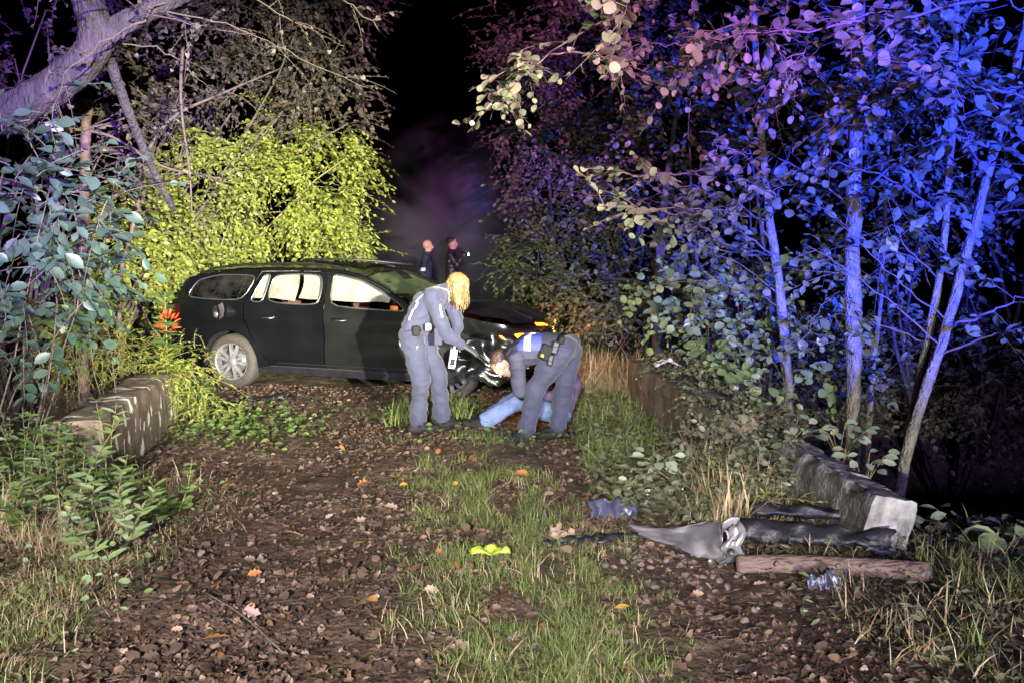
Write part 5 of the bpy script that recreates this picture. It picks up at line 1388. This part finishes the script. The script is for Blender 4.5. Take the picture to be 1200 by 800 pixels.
bush('ferny_weed', 'yellow-green ferny weeds hanging over the dark stream behind the left wall', 'weed', root(at(150, 440, 8.4)),
     [wb(100, 425, 7.9, 0.45, 0.3, 0.16), wb(160, 412, 8.0, 0.4, 0.3, 0.16), wb(210, 420, 8.1, 0.35, 0.3, 0.15), wb(60, 410, 7.7, 0.4, 0.3, 0.2), wb(110, 395, 8.0, 0.4, 0.3, 0.14)], 300, 0.26, 13, 0.05, 'narrow', 'willow', rs(101), stems=9, stem_r=0.006, stem_mat='green_stem', droop=0.4)
# flowering plant at the wall end
def leafy_stalk(name, label, base, top, n, size, mat, rng, kind='lance', r=0.006, parent=None, cat='plant', group=None, dens_low=0.1, mk=None):
    t = parent or thing(name, base, label, cat, group)
    P = smooth_path([base, base.lerp(top, 0.5) + Vector((rng.normal(0, .03), 0, 0)), top], 12)
    g = Geo(); tube(g, P, np.linspace(r, r * 0.4, 12), 5); g.build('stem', M['green_stem'], t)
    u = dens_low + (1 - dens_low) * np.sort(rng.random(n)); A = np.array([tuple(p) for p in P])
    idx = np.minimum((u * 11).astype(int), 10); f = (u * 11 - idx)[:, None]
    C = A[idx] * (1 - f) + A[idx + 1] * f; az = np.arange(n) * 2.4 + rng.random(n)
    D = np.stack([np.cos(az), np.sin(az), rng.uniform(0.0, 0.7, n)], -1); Nn = np.stack([rng.normal(0, .3, n), rng.normal(-.4, .3, n), np.ones(n)], -1)
    leaf_objects(t, kind, mat, C, D, Nn, size * rng.uniform(0.7, 1.2, n) * (1.15 - 0.5 * u))
    return t
fb = at(196, 470, 7.75); fb.z = h1(fb.x, fb.y)
fl = leafy_stalk('flowering_plant', 'tall leafy plant with orange-red tuft beside the left wall end', fb, at(193, 342, 7.75), 120, 0.19, 'green', rs(110), 'lance', 0.010)
rg = rs(111); c = at(197, 377, 7.6); n = 34
u3 = unit(rg.normal(0, 1, (n, 3))) * 0.05
leaf_objects(fl, 'lance', 'red_leaf', np.array(c) + u3 * np.array([1.1, 1, 1.5]), u3 + np.array([0, -0.02, 0.03]), rg.normal(0, 1, (n, 3)), rg.uniform(0.05, 0.09, n), 'red_leaf')
for k, (px, py, h, n) in enumerate(((215, 475, 0.55, 34), (238, 480, 0.45, 30), (180, 430, 0.45, 26), (225, 500, 0.35, 26), (205, 470, 0.7, 34))):
    v = at(px, py, 7.6); v.z = h1(v.x, v.y)
    leafy_stalk('wall_weed', ['upright leafy weed between left wall and rear wheel', 'short leafy weed in front of the rear wheel', 'leafy weed leaning over the far end of the left wall', 'low leafy weed at the foot of the left wall end', 'tallest leafy weed close to the orange-tufted plant'][k], v, v + Vector((rs(k).normal(0, .08), -0.05, h)), n * 2, 0.15, 'green' if k % 2 else 'willow', rs(120 + k), 'lance')
# weeds on the left bank
for k in range(56):
    rg = rs(300 + k); front = k % 2 or k > 44
    x = rg.uniform(-3.35, -2.5) if front else rg.uniform(-3.1, -2.1); y = rg.uniform(4.75, 5.25) if front else rg.uniform(4.0, 5.0); v = Vector((x, y, h1(x, y)))
    mt, kd = ('pale_green', 'green')[(k // 2) % 2], ('lance', 'oval')[(k // 4) % 4 == 3]
    lab = '%s %s weed on the grassy bank before the left wall' % ('pale' if mt == 'pale_green' else 'dark green', 'narrow-leaved' if kd == 'lance' else 'oval-leaved')
    leafy_stalk('bank_weed', lab, v, v + Vector((rg.normal(0.03, .10), rg.normal(-0.05, .1), rg.uniform(0.35, 0.65) if front else rg.uniform(0.18, 0.4))), 24, 0.125 if kd == 'lance' else 0.07, mt, rg, kd, 0.004, group=lab + 's')
bush('wall_ivy', 'small-leaved ivy spilling over the top of the mossy bridge wall', 'ivy', Vector((1.5, 6.6, 0.5)), [(1.62, 6.2, 0.48, 0.22, 0.45, 0.08), (1.55, 6.9, 0.50, 0.22, 0.4, 0.07), (1.42, 6.0, 0.42, 0.10, 0.25, 0.10), (1.5, 7.6, 0.55, 0.2, 0.4, 0.06)], 150, 0.16, 7, 0.05, 'heart', 'dull', rs(142), stems=4, stem_r=0.004, stem_mat='twig', droop=0.5)
bush('verge_weed', 'leafy weeds draped over the far corner of the left wall', 'weed', root(Vector((-3.0, 7.55, 0))), [(-3.15, 7.35, 0.50, 0.25, 0.25, 0.12), (-2.98, 7.45, 0.30, 0.18, 0.25, 0.22), (-2.85, 7.5, 0.12, 0.25, 0.25, 0.12)], 150, 0.22, 9, 0.065, 'lance', 'willow', rs(143), stems=6, stem_r=0.004, stem_mat='green_stem', droop=0.5)
bush('verge_weed', 'tangled dull weeds burying the near end of the mossy wall', 'weed', root(Vector((1.4, 5.2, 0))), [(1.42, 5.45, 0.22, 0.28, 0.3, 0.20), (1.70, 5.5, 0.30, 0.28, 0.3, 0.22), (1.2, 5.0, 0.12, 0.3, 0.3, 0.12), (1.55, 5.0, 0.15, 0.2, 0.25, 0.14)], 260, 0.24, 8, 0.065, 'oval', 'dull', rs(140), stems=10, stem_r=0.004, stem_mat='twig')
bush('verge_weed', 'yellowish weeds in front of the tilted concrete chunk', 'weed', root(Vector((1.55, 4.7, 0))), [(1.55, 4.75, 0.06, 0.22, 0.22, 0.09), (1.35, 5.05, 0.12, 0.2, 0.2, 0.12)], 70, 0.20, 7, 0.055, 'lance', 'willow', rs(141), stems=6, stem_r=0.003, stem_mat='green_stem')

# ------------------------------------------------------------------ ground cover
def blades(geo, X, Y, H, rng, lean=0.5, width=0.004, z=None, bend=0.6):
    n = len(X)
    Z = height(X, Y) - 0.005 if z is None else z
    az = rng.uniform(0, 2 * math.pi, n); ln = lean * rng.random(n) ** 0.7
    d = np.stack([np.cos(az), np.sin(az)], -1) * ln[:, None]
    sd = np.stack([-np.sin(az + rng.normal(0, .7, n)), np.cos(az + rng.normal(0, .7, n))], -1)
    ts = np.array([0, 0.38, 0.72, 1.0]); ws_ = np.array([1, 0.85, 0.55, 0.0]) * width
    B = np.stack([X, Y, Z], -1)
    V = np.zeros((n, 7, 3)); k = 0
    for i, t in enumerate(ts):
        hor = d * (t * 0.5 + bend * t * t)[..., None] if np.ndim(t) else d * (t * 0.5 + bend * t * t)
        up = t * (1 - 0.35 * ln * t)
        c = B.copy(); c[:, :2] += hor * H[:, None]; c[:, 2] += up * H
        if i < 3:
            w = (ws_[i] * (0.6 + H / 0.2 * 0.5))[:, None] * sd
            a = c.copy(); a[:, :2] -= w; b = c.copy(); b[:, :2] += w
            V[:, k] = a; V[:, k + 1] = b; k += 2
        else: V[:, 6] = c
    off = np.arange(n)[:, None, None] * 7
    Q = np.array([(0, 1, 3, 2), (2, 3, 5, 4)])[None] + off; T = np.array([(4, 5, 6)])[None] + off
    geo.add2(V.reshape(-1, 3), T.reshape(-1, 3), Q.reshape(-1, 4))
def scatter(rng, n, x0, x1, y0, y1, prob):
    X = rng.uniform(x0, x1, n); Y = rng.uniform(y0, y1, n)
    k = rng.random(n) < prob(X, Y); return X[k], Y[k]
rg = rs(500)
# green grass: clumped
def tufts(rng, n, x0, x1, y0, y1, prob, per, r, h, lean=0.6):
    X, Y = scatter(rng, n, x0, x1, y0, y1, prob)
    hh = np.repeat(h * rng.uniform(0.5, 1.35, len(X)), per)
    X = np.repeat(X, per) + rng.normal(0, r, len(X) * per); Y = np.repeat(Y, per) + rng.normal(0, r, len(Y) * per)
    return X, Y, hh * rng.uniform(0.45, 1.15, len(X))
g = Geo()
pm = lambda x, y: grass_mask(x, y) ** 1.5
X, Y, H = tufts(rg, 6500, -3.6, 3.2, 2.5, 8.6, pm, 15, 0.032, 0.075); blades(g, X, Y, H, rg, 1.1, 0.0022)
X, Y, H = tufts(rg, 1300, -1.1, 1.0, 2.6, 6.2, pm, 30, 0.034, 0.085); blades(g, X, Y, H, rg, 1.0, 0.0023)
X, Y, H = tufts(rg, 110, 1.0, 2.6, 2.6, 4.2, pm, 30, 0.035, 0.17); blades(g, X, Y, H, rg, 1.0, 0.0026)
X, Y, H = tufts(rg, 700, -3.6, -1.6, 2.6, 5.6, pm, 14, 0.04, 0.10); blades(g, X, Y, H, rg, 1.2, 0.0024)
o = g.build('grass', M['grass']); tag(o, 'short green grass on the track\'s middle strip and verges', 'grass', kind='stuff')
g = Geo()
X, Y, H = tufts(rg, 3200, -3.6, -1.2, 2.6, 5.7, pm, 10, 0.06, 0.10); blades(g, X, Y, H, rg, 1.7, 0.0022)
X, Y, H = tufts(rg, 240, -3.5, -2.2, 4.2, 5.4, lambda x, y: np.ones_like(x), 16, 0.05, 0.24); blades(g, X, Y, H, rg, 1.3, 0.0026)
X, Y, H = tufts(rg, 700, 1.2, 3.2, 2.6, 5.2, lambda x, y: 0.35 * sstep(1.7, 2.2, track_u(x, y)), 9, 0.05, 0.16); blades(g, X, Y, H, rg, 1.3, 0.0030)
X, Y, H = tufts(rg, 420, -0.7, 0.7, 2.6, 5.7, lambda x, y: 0.6 * grass_mask(x, y), 6, 0.05, 0.11); blades(g, X, Y, H, rg, 1.2, 0.0026)
X, Y, H = tufts(rg, 80, 1.15, 1.75, 4.5, 6.0, lambda x, y: np.ones_like(x), 22, 0.05, 0.30); blades(g, X, Y, H, rg, 0.8, 0.0034)
o = g.build('dry_grass', M['straw']); tag(o, 'dry straw-coloured grass matted over the banks', 'grass', kind='stuff')
g = Geo()
X, Y, H = tufts(rg, 150, 0.45, 2.3, 8.7, 9.9, lambda x, y: np.ones_like(x), 26, 0.06, 0.42); blades(g, X, Y, H, rg, 0.9, 0.0045)
o = g.build('dry_grass', M['straw']); tag(o, 'tall dry grass lit orange in front of the car\'s nose', 'grass', kind='stuff')
g = Geo()
X, Y, H = tufts(rg, 150, 0.62, 1.25, 5.9, 8.3, lambda x, y: np.ones_like(x), 18, 0.05, 0.22); blades(g, X, Y, H, rg, 0.9, 0.0040)
X, Y, H = tufts(rg, 420, -1.6, 1.3, 10.3, 14.5, lambda x, y: np.ones_like(x), 20, 0.10, 0.30); blades(g, X, Y, H, rg, 0.8, 0.006)
X, Y, H = tufts(rg, 60, -1.15, -0.45, 7.35, 8.1, lambda x, y: np.ones_like(x), 20, 0.06, 0.22); blades(g, X, Y, H, rg, 0.9, 0.004)
o = g.build('grass', M['grass']); tag(o, 'taller green grass along the mossy wall and beyond the bonnet', 'grass', kind='stuff')
# low broad-leaved ground cover
def cover(name, label, mat, kind, n, size, x0, x1, y0, y1, prob, hmax, seed):
    rg = rs(seed); X, Y = scatter(rg, n, x0, x1, y0, y1, prob); k = len(X)
    Z = height(X, Y) + rg.uniform(0.0, hmax, k)
    az = rg.uniform(0, 6.28, k); D = np.stack([np.cos(az), np.sin(az), rg.uniform(-.4, .5, k)], -1); Nn = np.stack([rg.normal(0, .45, k), rg.normal(-.4, .4, k), np.ones(k)], -1)
    g = Geo(); add_leaves(g, kind, np.stack([X, Y, Z], -1), D, Nn, size * rg.uniform(0.5, 1.3, k), rg, curl=0.4)
    return tag(g.build(name, M[mat], None), label, 'ground cover', kind='stuff')
gs = lambda cx, cy, sx, sy: (lambda x, y: np.exp(-(((x - cx) / sx) ** 2 + ((y - cy) / sy) ** 2)))
cover('ground_cover', 'bright low leaves along the foot of the left wall and rear wheel', 'green', 'oval', 2600, 0.055, -3.1, -1.6, 6.2, 8.6, gs(-2.5, 7.3, 0.55, 0.7), 0.10, 510)
cover('ground_cover', 'low leafy weeds round the officers\' feet', 'green', 'oval', 1800, 0.05, -1.4, 0.6, 6.4, 8.3, lambda x, y: np.maximum(gs(-0.2, 6.7, 0.6, 0.16)(x, y) * 0.7, gs(-0.7, 7.9, 0.6, 0.4)(x, y)), 0.13, 511)
cover('ground_cover', 'dark ivy leaves along the foot of the mossy wall', 'dull', 'oval', 4200, 0.06, 0.5, 1.6, 4.8, 8.4, lambda x, y: sstep(0.45, 0.8, x), 0.16, 512)
cover('ground_cover', 'mixed leafy weeds on the left bank', 'pale_green', 'oval', 2000, 0.045, -3.6, -1.3, 2.7, 5.6, lambda x, y: 0.55 * grass_mask(x, y), 0.10, 513)
cover('ground_cover', 'mixed weeds around the log and lower right verge', 'dull', 'lance', 3600, 0.05, 1.2, 3.2, 2.7, 5.0, lambda x, y: 0.6 * sstep(1.6, 2.1, track_u(x, y)), 0.10, 514)
cover('ground_cover', 'dark leaves down the right stream bank', 'dull', 'oval', 9000, 0.075, 1.7, 7.0, 4.5, 10.5, lambda x, y: 0.9 * np.ones_like(x), 0.12, 515)
cover('ground_cover', 'dark leaves down the left stream bank', 'dull', 'oval', 4500, 0.06, -7.5, -3.3, 5.0, 10.5, lambda x, y: 0.9 * np.ones_like(x), 0.12, 516)
cover('ground_cover', 'leaf carpet under the trees beyond the car', 'dull', 'oval', 9000, 0.07, -8, 7, 10, 17, lambda x, y: sstep(0.9, 2.0, np.abs(track_u(x, y) - 0.3)), 0.22, 517)

# leaf litter: the largest single leaves are things of their own, the rest is one carpet
def litter_prob(x, y):
    u = track_u(x, y)
    return np.clip((1.0 - 0.6 * grass_mask(x, y)) * (0.35 + 0.9 * sstep(0.36, 0.54, fbm(x, y, 1.7, 3))) * (1 - 0.55 * np.exp(-((u + 0.75) / 0.28) ** 2) * sstep(4.2, 5.5, y)) * sstep(3.4, 2.4, np.abs(u)), 0, 1)
def litter_arrays(n, x0, x1, y0, y1, size, seed, prob=litter_prob, lift=0.012):
    rg = rs(seed); X, Y = scatter(rg, n, x0, x1, y0, y1, prob); k = len(X)
    az = rg.uniform(0, 6.28, k); D = np.stack([np.cos(az), np.sin(az), rg.uniform(-.35, .35, k)], -1); Nn = np.stack([rg.normal(0, .6, k), rg.normal(-.1, .6, k), np.ones(k)], -1)
    return np.stack([X, Y, height(X, Y) + rg.uniform(0.0, lift, k)], -1), D, Nn, size * rg.uniform(0.5, 1.35, k), rg
g = Geo()
for (n, x0, x1, y0, y1, sz, sd) in ((30000, -3.4, 2.4, 2.4, 5.2, 0.036, 520), (20000, -3.6, 1.7, 5.2, 9.6, 0.044, 521)):
    P, D, Nn, S, r_ = litter_arrays(n, x0, x1, y0, y1, sz, sd)
    for j, kd in enumerate(('scrap0', 'scrap1', 'scrap2', 'scrap3', 'oak', 'oval')):
        q = slice(j, None, 6); add_leaves(g, kd, P[q], D[q], Nn[q], S[q] * (1.25 if j < 4 else 1.1), r_, wvar=0.4, curl=1.2)
o = g.build('leaf_litter', M['brown_leaf']); tag(o, 'carpet of brown fallen leaves along the muddy track', 'leaf litter', kind='stuff')
for (mat, n, kinds, lab, grp, sz, x0, x1, y0, y1, sd) in (
    ('brown_leaf', 200, ('oak', 'scrap1'), 'brown curled dead leaf lying on the muddy track', 'brown leaves on the track', 0.075, -2.0, 1.4, 2.75, 4.9, 530),
    ('pale_leaf', 46, ('oak', 'scrap2'), 'pale pinkish-brown dead leaf lying on the track', 'pale leaves on the track', 0.080, -1.8, 1.3, 2.75, 5.4, 531),
    ('yellow_leaf', 22, ('oval', 'round'), 'bright yellow fallen leaf on the ground', 'yellow leaves on the ground', 0.062, -2.4, 0.9, 2.85, 6.6, 532),
    ('orange_leaf', 20, ('oak', 'oval'), 'orange fallen leaf on the ground', 'orange leaves on the ground', 0.085, -2.2, 0.7, 2.85, 6.4, 533)):
    P, D, Nn, S, r_ = litter_arrays(n * 6, x0, x1, y0, y1, sz, sd, lift=0.02)
    P, D, Nn, S = P[:n], D[:n], Nn[:n], S[:n]; P[:, 2] += 0.014
    for j, kd in enumerate(kinds):
        for o in leaf_objects(None, kd, mat, P[j::2], D[j::2], Nn[j::2], S[j::2], 'fallen_leaf'): tag(o, ('lobed ' if kd == 'oak' else 'ragged ' if 'scrap' in kd else 'rounded ') + lab, 'leaf', ('lobed ' if kd == 'oak' else 'ragged ' if 'scrap' in kd else 'rounded ') + grp)

rg = rs(545); n = 2600; X, Y = scatter(rg, n, -3.0, 2.4, 2.5, 6.5, litter_prob); n = len(X)
az = rg.uniform(0, 6.28, n); L = rg.uniform(0.02, 0.10, n); d3 = np.stack([np.cos(az), np.sin(az), rg.normal(0, .15, n)], -1) * L[:, None]; c3 = np.stack([X, Y, height(X, Y) + 0.02], -1)
g = Geo(); tubes3(g, np.stack([c3 - d3 / 2, c3 + rg.normal(0, .006, (n, 3)), c3 + d3 / 2], 1), np.array([0.0014, 0.0017, 0.001]))
o = g.build('twig_litter', M['twig']); tag(o, 'scattered short twigs among the brown leaves', 'twig litter', kind='stuff')
# stones in the rut beside the wreckage
def stone_mesh(seed, r=1.0):
    g = Geo(); ellipsoid(g, (0, 0, 0), (1.0, 0.75, 0.5), None, 10)
    me = g.mesh('stone'); rgk = random.Random(seed)
    for v in me.vertices: v.co *= 1 + 0.55 * noise.noise(v.co * 1.7 + Vector((seed * 3.1, 0, 0)))
    me.materials.append(M['stone']); return me
SM = [stone_mesh(k) for k in range(6)]
rg = rs(540); X, Y = scatter(rg, 900, 0.45, 1.35, 3.0, 5.0, gs(0.92, 4.2, 0.33, 0.55))
for k in range(min(110, len(X))):
    o = bpy.data.objects.new('stone', SM[k % 6]); COL.objects.link(o); s = rg.uniform(0.010, 0.030)
    o.location = (X[k], Y[k], h1(X[k], Y[k]) + s * 0.25); o.rotation_euler = (rg.normal(0, .3), rg.normal(0, .3), rg.uniform(0, 6.28)); o.scale = (s, s, s)
    tag(o, 'small rounded brown stone in the rut before the grey bumper fragment', 'stone', 'stones in the right-hand rut')

# ------------------------------------------------------------------ wreckage and litter
def gpt(px, py):
    Y = 3.0
    for _ in range(30):
        v = at(px, py, Y); z = h1(v.x, v.y); Y = Y * (CAM_H - z) / max(CAM_H - v.z, 1e-3)
    return at(px, py, Y)
def sheet(name, mat, label, cat, fn, nu=24, nv=14, thick=0.006, group=None):
    rows = [[Vector(fn(u, v)) for u in np.linspace(0, 1, nu)] for v in np.linspace(0, 1, nv)]
    base = rows[nv // 2][nu // 2].copy()
    g = Geo(); loft(g, [[tuple(p) for p in r] for r in rows])
    me = g.mesh(name, base); me.materials.append(mat)
    o = bpy.data.objects.new(name, me); COL.objects.link(o); o.location = base
    sd = o.modifiers.new('thick', 'SOLIDIFY'); sd.thickness = thick
    return tag(o, label, cat, group) if label else o
# grey bumper corner: a long tapering wing ending in a crumpled cup
A, B = gpt(742, 632), gpt(848, 672)
def wingf(u, v):
    ax = A.lerp(B, u ** 0.8)
    w = 0.025 + 0.20 * u ** 1.3
    a = (v - 0.25) * 2.1
    p = ax + Vector((0.02 * math.sin(a), 0.10 * (1 - v) + 0.02, 0.03 + w * (1.0 - v * 0.98) + 0.05 * math.sin(v * 3.1) * u))
    nz_ = noise.noise(Vector((u * 5, v * 4, 1.5)))
    return p + Vector((0.02 * nz_, 0.045 * nz_ * u, 0.025 * noise.noise(Vector((u * 7, v * 6, 8))) * u))
bf = sheet('bumper_fragment', M['grey_plastic'], None, None, wingf, 36, 20)
def cupf(u, v):
    c = B + Vector((0.01, 0.0, 0.0)); a = R(-20 + 200 * v)
    r = 0.075 + 0.02 * noise.noise(Vector((u * 4, v * 5, 3)))
    return c + Vector((-0.02 + 0.09 * u + 0.02 * math.sin(a * 3), -0.06 * math.sin(a) * (0.5 + 0.5 * u), 0.05 + 0.20 * v * (0.9 + 0.25 * u) + 0.02 * noise.noise(Vector((u * 6, v * 7, 1)))))
be = thing('bumper_fragment', B, 'torn grey plastic bumper corner lying against the log', 'car part')
for o, nm in ((bf, 'bumper_skin'), (sheet('bumper_skin', M['grey_plastic'], None, None, cupf, 16, 16), 'crumpled_end')):
    o.name = nm; o.location = o.location - B; o.parent = be
g = Geo(); lathe(g, [(0.0, 0.004), (0.016, 0.004), (0.020, 0.0)], 14, 'y', tuple(B + Vector((0.02, -0.055, 0.14)))); g.build('sensor_cap', M['black_plastic'], be)
g = Geo(); lathe(g, [(0.0, -0.006), (0.014, -0.004), (0.016, 0.0)], 14, 'y', tuple(A.lerp(B, 0.85) + Vector((0.0, -0.03, 0.05)))); g.build('bolt_head', M['trim'], be)
def tabf(u, v):
    return B + Vector((-0.01 + 0.09 * u, 0.02, 0.235 + 0.05 * v + 0.03 * u - 0.03 * abs(u - 0.5)))
o = sheet('torn_tab', M['grey_plastic'], None, None, tabf, 8, 5); o.location = o.location - B; o.parent = be
# black trim strips behind the log
def strip(px0, py0, px1, py1, w, name, mat, label, zoff=0.05, hh=0.04, cat='car part', tilt=0.6, seed=0):
    a, b = gpt(px0, py0), gpt(px1, py1); d = (b - a).normalized(); s = Vector((-d.y, d.x, tilt)).normalized()
    def f(u, v):
        p = a.lerp(b, u) + s * (v - 0.5) * w + Vector((0, 0, zoff + hh * math.sin(v * math.pi)))
        k = 0.045 * noise.noise(Vector((u * 6 + seed, v * 2, seed))) * (0.4 + u)
        e = 0.05 * noise.noise(Vector((v * 6, seed * 3, 0))) * (1 if u > 0.5 else -1) * abs(2 * u - 1) ** 3
        return p + d * e + Vector((0, 0.03 * noise.noise(Vector((u * 9, seed, v * 4))), k))
    return sheet(name, mat, label, cat, f, 26, 8)
strip(868, 640, 1045, 655, 0.14, 'bumper_strip', M['black_plastic'], 'long black plastic trim strip behind the log', 0.10, 0.04, seed=1)
strip(880, 622, 1035, 632, 0.10, 'bumper_strip', M['black_plastic'], 'upper black plastic strip leaning towards the broken concrete', 0.14, 0.03, seed=2)
strip(640, 640, 745, 632, 0.07, 'bumper_strip', M['black_plastic'], 'thin black plastic strip trailing left of the grey bumper corner', 0.02, 0.02, tilt=0.2, seed=3)
strip(690, 606, 742, 604, 0.14, 'plastic_sheet', M['blue_shard'], 'dark slate-coloured plastic sheet standing by the rut', 0.05, 0.03, tilt=0.9, seed=4)
strip(755, 584, 800, 578, 0.05, 'plastic_shard', M['paper'], 'thin bluish-white plastic shard beside the verge', 0.04, 0.01, tilt=0.3, seed=5)
strip(285, 470, 345, 467, 0.10, 'bumper_strip', M['black_plastic'], 'black plastic trim strip lying below the car\'s rear door', 0.02, 0.02, tilt=0.2, seed=6)
strip(910, 612, 870, 590, 0.12, 'plastic_sheet', M['black_plastic'], 'black broken panel under the dry grass by the concrete', 0.06, 0.03, tilt=0.6, seed=7)
strip(945, 690, 982, 688, 0.07, 'plastic_shard', M['blue_shard'], 'small crumpled slate-blue plastic shard in front of the log', 0.03, 0.03, tilt=0.9, seed=8)
# log
la, lb_ = gpt(862, 674), gpt(1085, 682); la.z += 0.06; lb_.z += 0.06
lg = thing('fallen_log', la, 'straight brown fallen log beside the grey bumper corner', 'log')
g = Geo(); LP = [la.lerp(lb_, t) + Vector((0, 0.012 * math.sin(t * 5), 0.01 * math.sin(t * 3))) for t in np.linspace(0, 1, 40)]
tube(g, LP, [0.047 * (1 + 0.10 * noise.noise(Vector((k * 0.7, 0, 0)))) * (0.75 if k == 0 else 1) for k in range(40)], 16); g.build('bark', M['log'], lg)
g = Geo(); ellipsoid(g, lb_ + Vector((0.004, 0, 0)), (0.004, 0.049, 0.049)); g.build('cut_end', M['pale_bark'], lg)
for k, t in enumerate((0.2, 0.52, 0.8)):
    g = Geo(); p = la.lerp(lb_, t); tube(g, [p + Vector((0, -0.03, 0.02)), p + Vector((0.01, -0.05, 0.035))], [0.012, 0.008], 7); g.build('knot', M['log'], lg)
# neon packet and the dark ball on the grass strip
pk = gpt(575, 655)
def packf(u, v): return pk + Vector(((u - 0.5) * 0.21, (v - 0.5) * 0.10, 0.055 + 0.025 * math.sin(u * 9) * math.sin(v * 5) + 0.02 * noise.noise(Vector((u * 5, v * 5, 2)))))
sheet('neon_packet', M['hi_yellow'], 'crumpled neon yellow-green packet on the grass strip', 'packet', packf, 20, 12, 0.004)
bl = at(574, 638, pk.y + 0.04)
t = thing('dark_ball', (bl.x, bl.y, bl.z - 0.02), 'small dark ball lying on the neon packet', 'ball')
g = Geo(); ellipsoid(g, bl, (0.020, 0.020, 0.019)); g.build('shell', M['screen'], t); g = Geo(); lathe(g, [(0.0, 0.003), (0.006, 0.002), (0.008, -0.001)], 10, 'z', (bl.x, bl.y, bl.z + 0.018)); g.build('cap', M['black_plastic'], t)
# scrap of paper on the wall
pp = Vector((1.45, 7.45, 0.53))
def papf(u, v): return pp + Vector(((u - 0.5) * 0.24, (v - 0.5) * 0.18, 0.03 + 0.04 * math.sin(u * 3.1) + 0.03 * noise.noise(Vector((u * 5, v * 5, 7)))))
sheet('paper_scrap', M['paper'], 'crumpled white paper scrap on top of the mossy bridge wall', 'paper', papf, 16, 12, 0.003)
# bracken mound, twigs
ms = gpt(655, 632)
t = thing('withered_leaf_heap', ms, 'pale brown withered leaf heap beside the thin black strip', 'leaf heap')
rg = rs(560); n = 34; u3 = unit(rg.normal(0, 1, (n, 3))); u3[:, 2] = np.abs(u3[:, 2]) * 0.7
leaf_objects(t, 'oak', 'pale_leaf', np.array(ms) + u3 * 0.045, rg.normal(0, 1, (n, 3)), u3, rg.uniform(0.05, 0.085, n), 'withered_leaf')
g = Geo(); pe = gpt(638, 615); tube(g, [pe, pe + Vector((0.003, 0, 0.06)), pe + Vector((0.0, 0, 0.10))], [0.012, 0.011, 0.006], 7); t = thing('wooden_peg', pe, 'short dark splintered peg standing at the grass strip edge', 'peg'); g.build('shaft', M['bark'], t)
for k, (p0, p1, lab) in enumerate((((548, 725), (583, 775), 'pale straight twig lying on the grass strip'), ((702, 553), (795, 560), 'pale dry stalk lying over the verge plants'), ((555, 738), (520, 770), 'short dry twig near the pale leaves'), ((240, 700), (330, 770), 'thin dry twig across the leaf litter'))):
    a, b = gpt(*p0), gpt(*p1); t = thing('twig', a, lab, 'twig'); g = Geo(); tube(g, smooth_path([a + Vector((0, 0, .03)), a.lerp(b, .5) + Vector((0.01, 0, .05)), b + Vector((0, 0, .03))], 8), 0.0035, 5); g.build('shaft', M['straw'] if k < 2 else M['twig'], t)

# ------------------------------------------------------------------ smoke behind the wreck
def smoke():
    m, n, out = new_mat('smoke')
    pv = N(n, 'ShaderNodeVolumePrincipled'); pv.inputs['Color'].default_value = (0.8, 0.82, 0.86, 1); pv.inputs['Anisotropy'].default_value = 0.0
    tc = N(n, 'ShaderNodeTexCoord'); nz = N(n, 'ShaderNodeTexNoise'); nz.inputs['Scale'].default_value = 0.75; nz.inputs['Detail'].default_value = 4; nz.inputs['Distortion'].default_value = 0.6
    n.links.new(tc.outputs['Object'], nz.inputs['Vector'])
    ln = N(n, 'ShaderNodeVectorMath', operation='LENGTH'); mp = N(n, 'ShaderNodeMapping'); mp.inputs['Scale'].default_value = (1 / 2.35, 1 / 1.6, 1 / 2.55)
    n.links.new(tc.outputs['Object'], mp.inputs[0]); n.links.new(mp.outputs[0], ln.inputs[0])
    mr = N(n, 'ShaderNodeMapRange'); mr.inputs[1].default_value = 1.0; mr.inputs[2].default_value = 0.25; n.links.new(ln.outputs['Value'], mr.inputs[0])
    r = ramp(n, [(0.38, (0, 0, 0)), (0.72, (1, 1, 1))]); n.links.new(nz.outputs['Fac'], r.inputs[0])
    mu = N(n, 'ShaderNodeMath', operation='MULTIPLY'); n.links.new(mr.outputs[0], mu.inputs[0]); n.links.new(r.outputs[0], mu.inputs[1])
    m2 = N(n, 'ShaderNodeMath', operation='MULTIPLY'); m2.inputs[1].default_value = 0.6; n.links.new(mu.outputs[0], m2.inputs[0])
    n.links.new(m2.outputs[0], pv.inputs['Density']); n.links.new(pv.outputs[0], out.inputs['Volume'])
    return m
g = Geo(); ellipsoid(g, (0, 0, 0), (2.4, 1.65, 2.6), None, 24); me = g.mesh('smoke'); me.materials.append(smoke())
o = bpy.data.objects.new('smoke', me); COL.objects.link(o); o.location = (-1.1, 17.6, 2.0)
tag(o, 'thin grey smoke drifting up in the dark gap behind the car', 'smoke', kind='stuff')
scene.cycles.volume_step_rate = 2.0
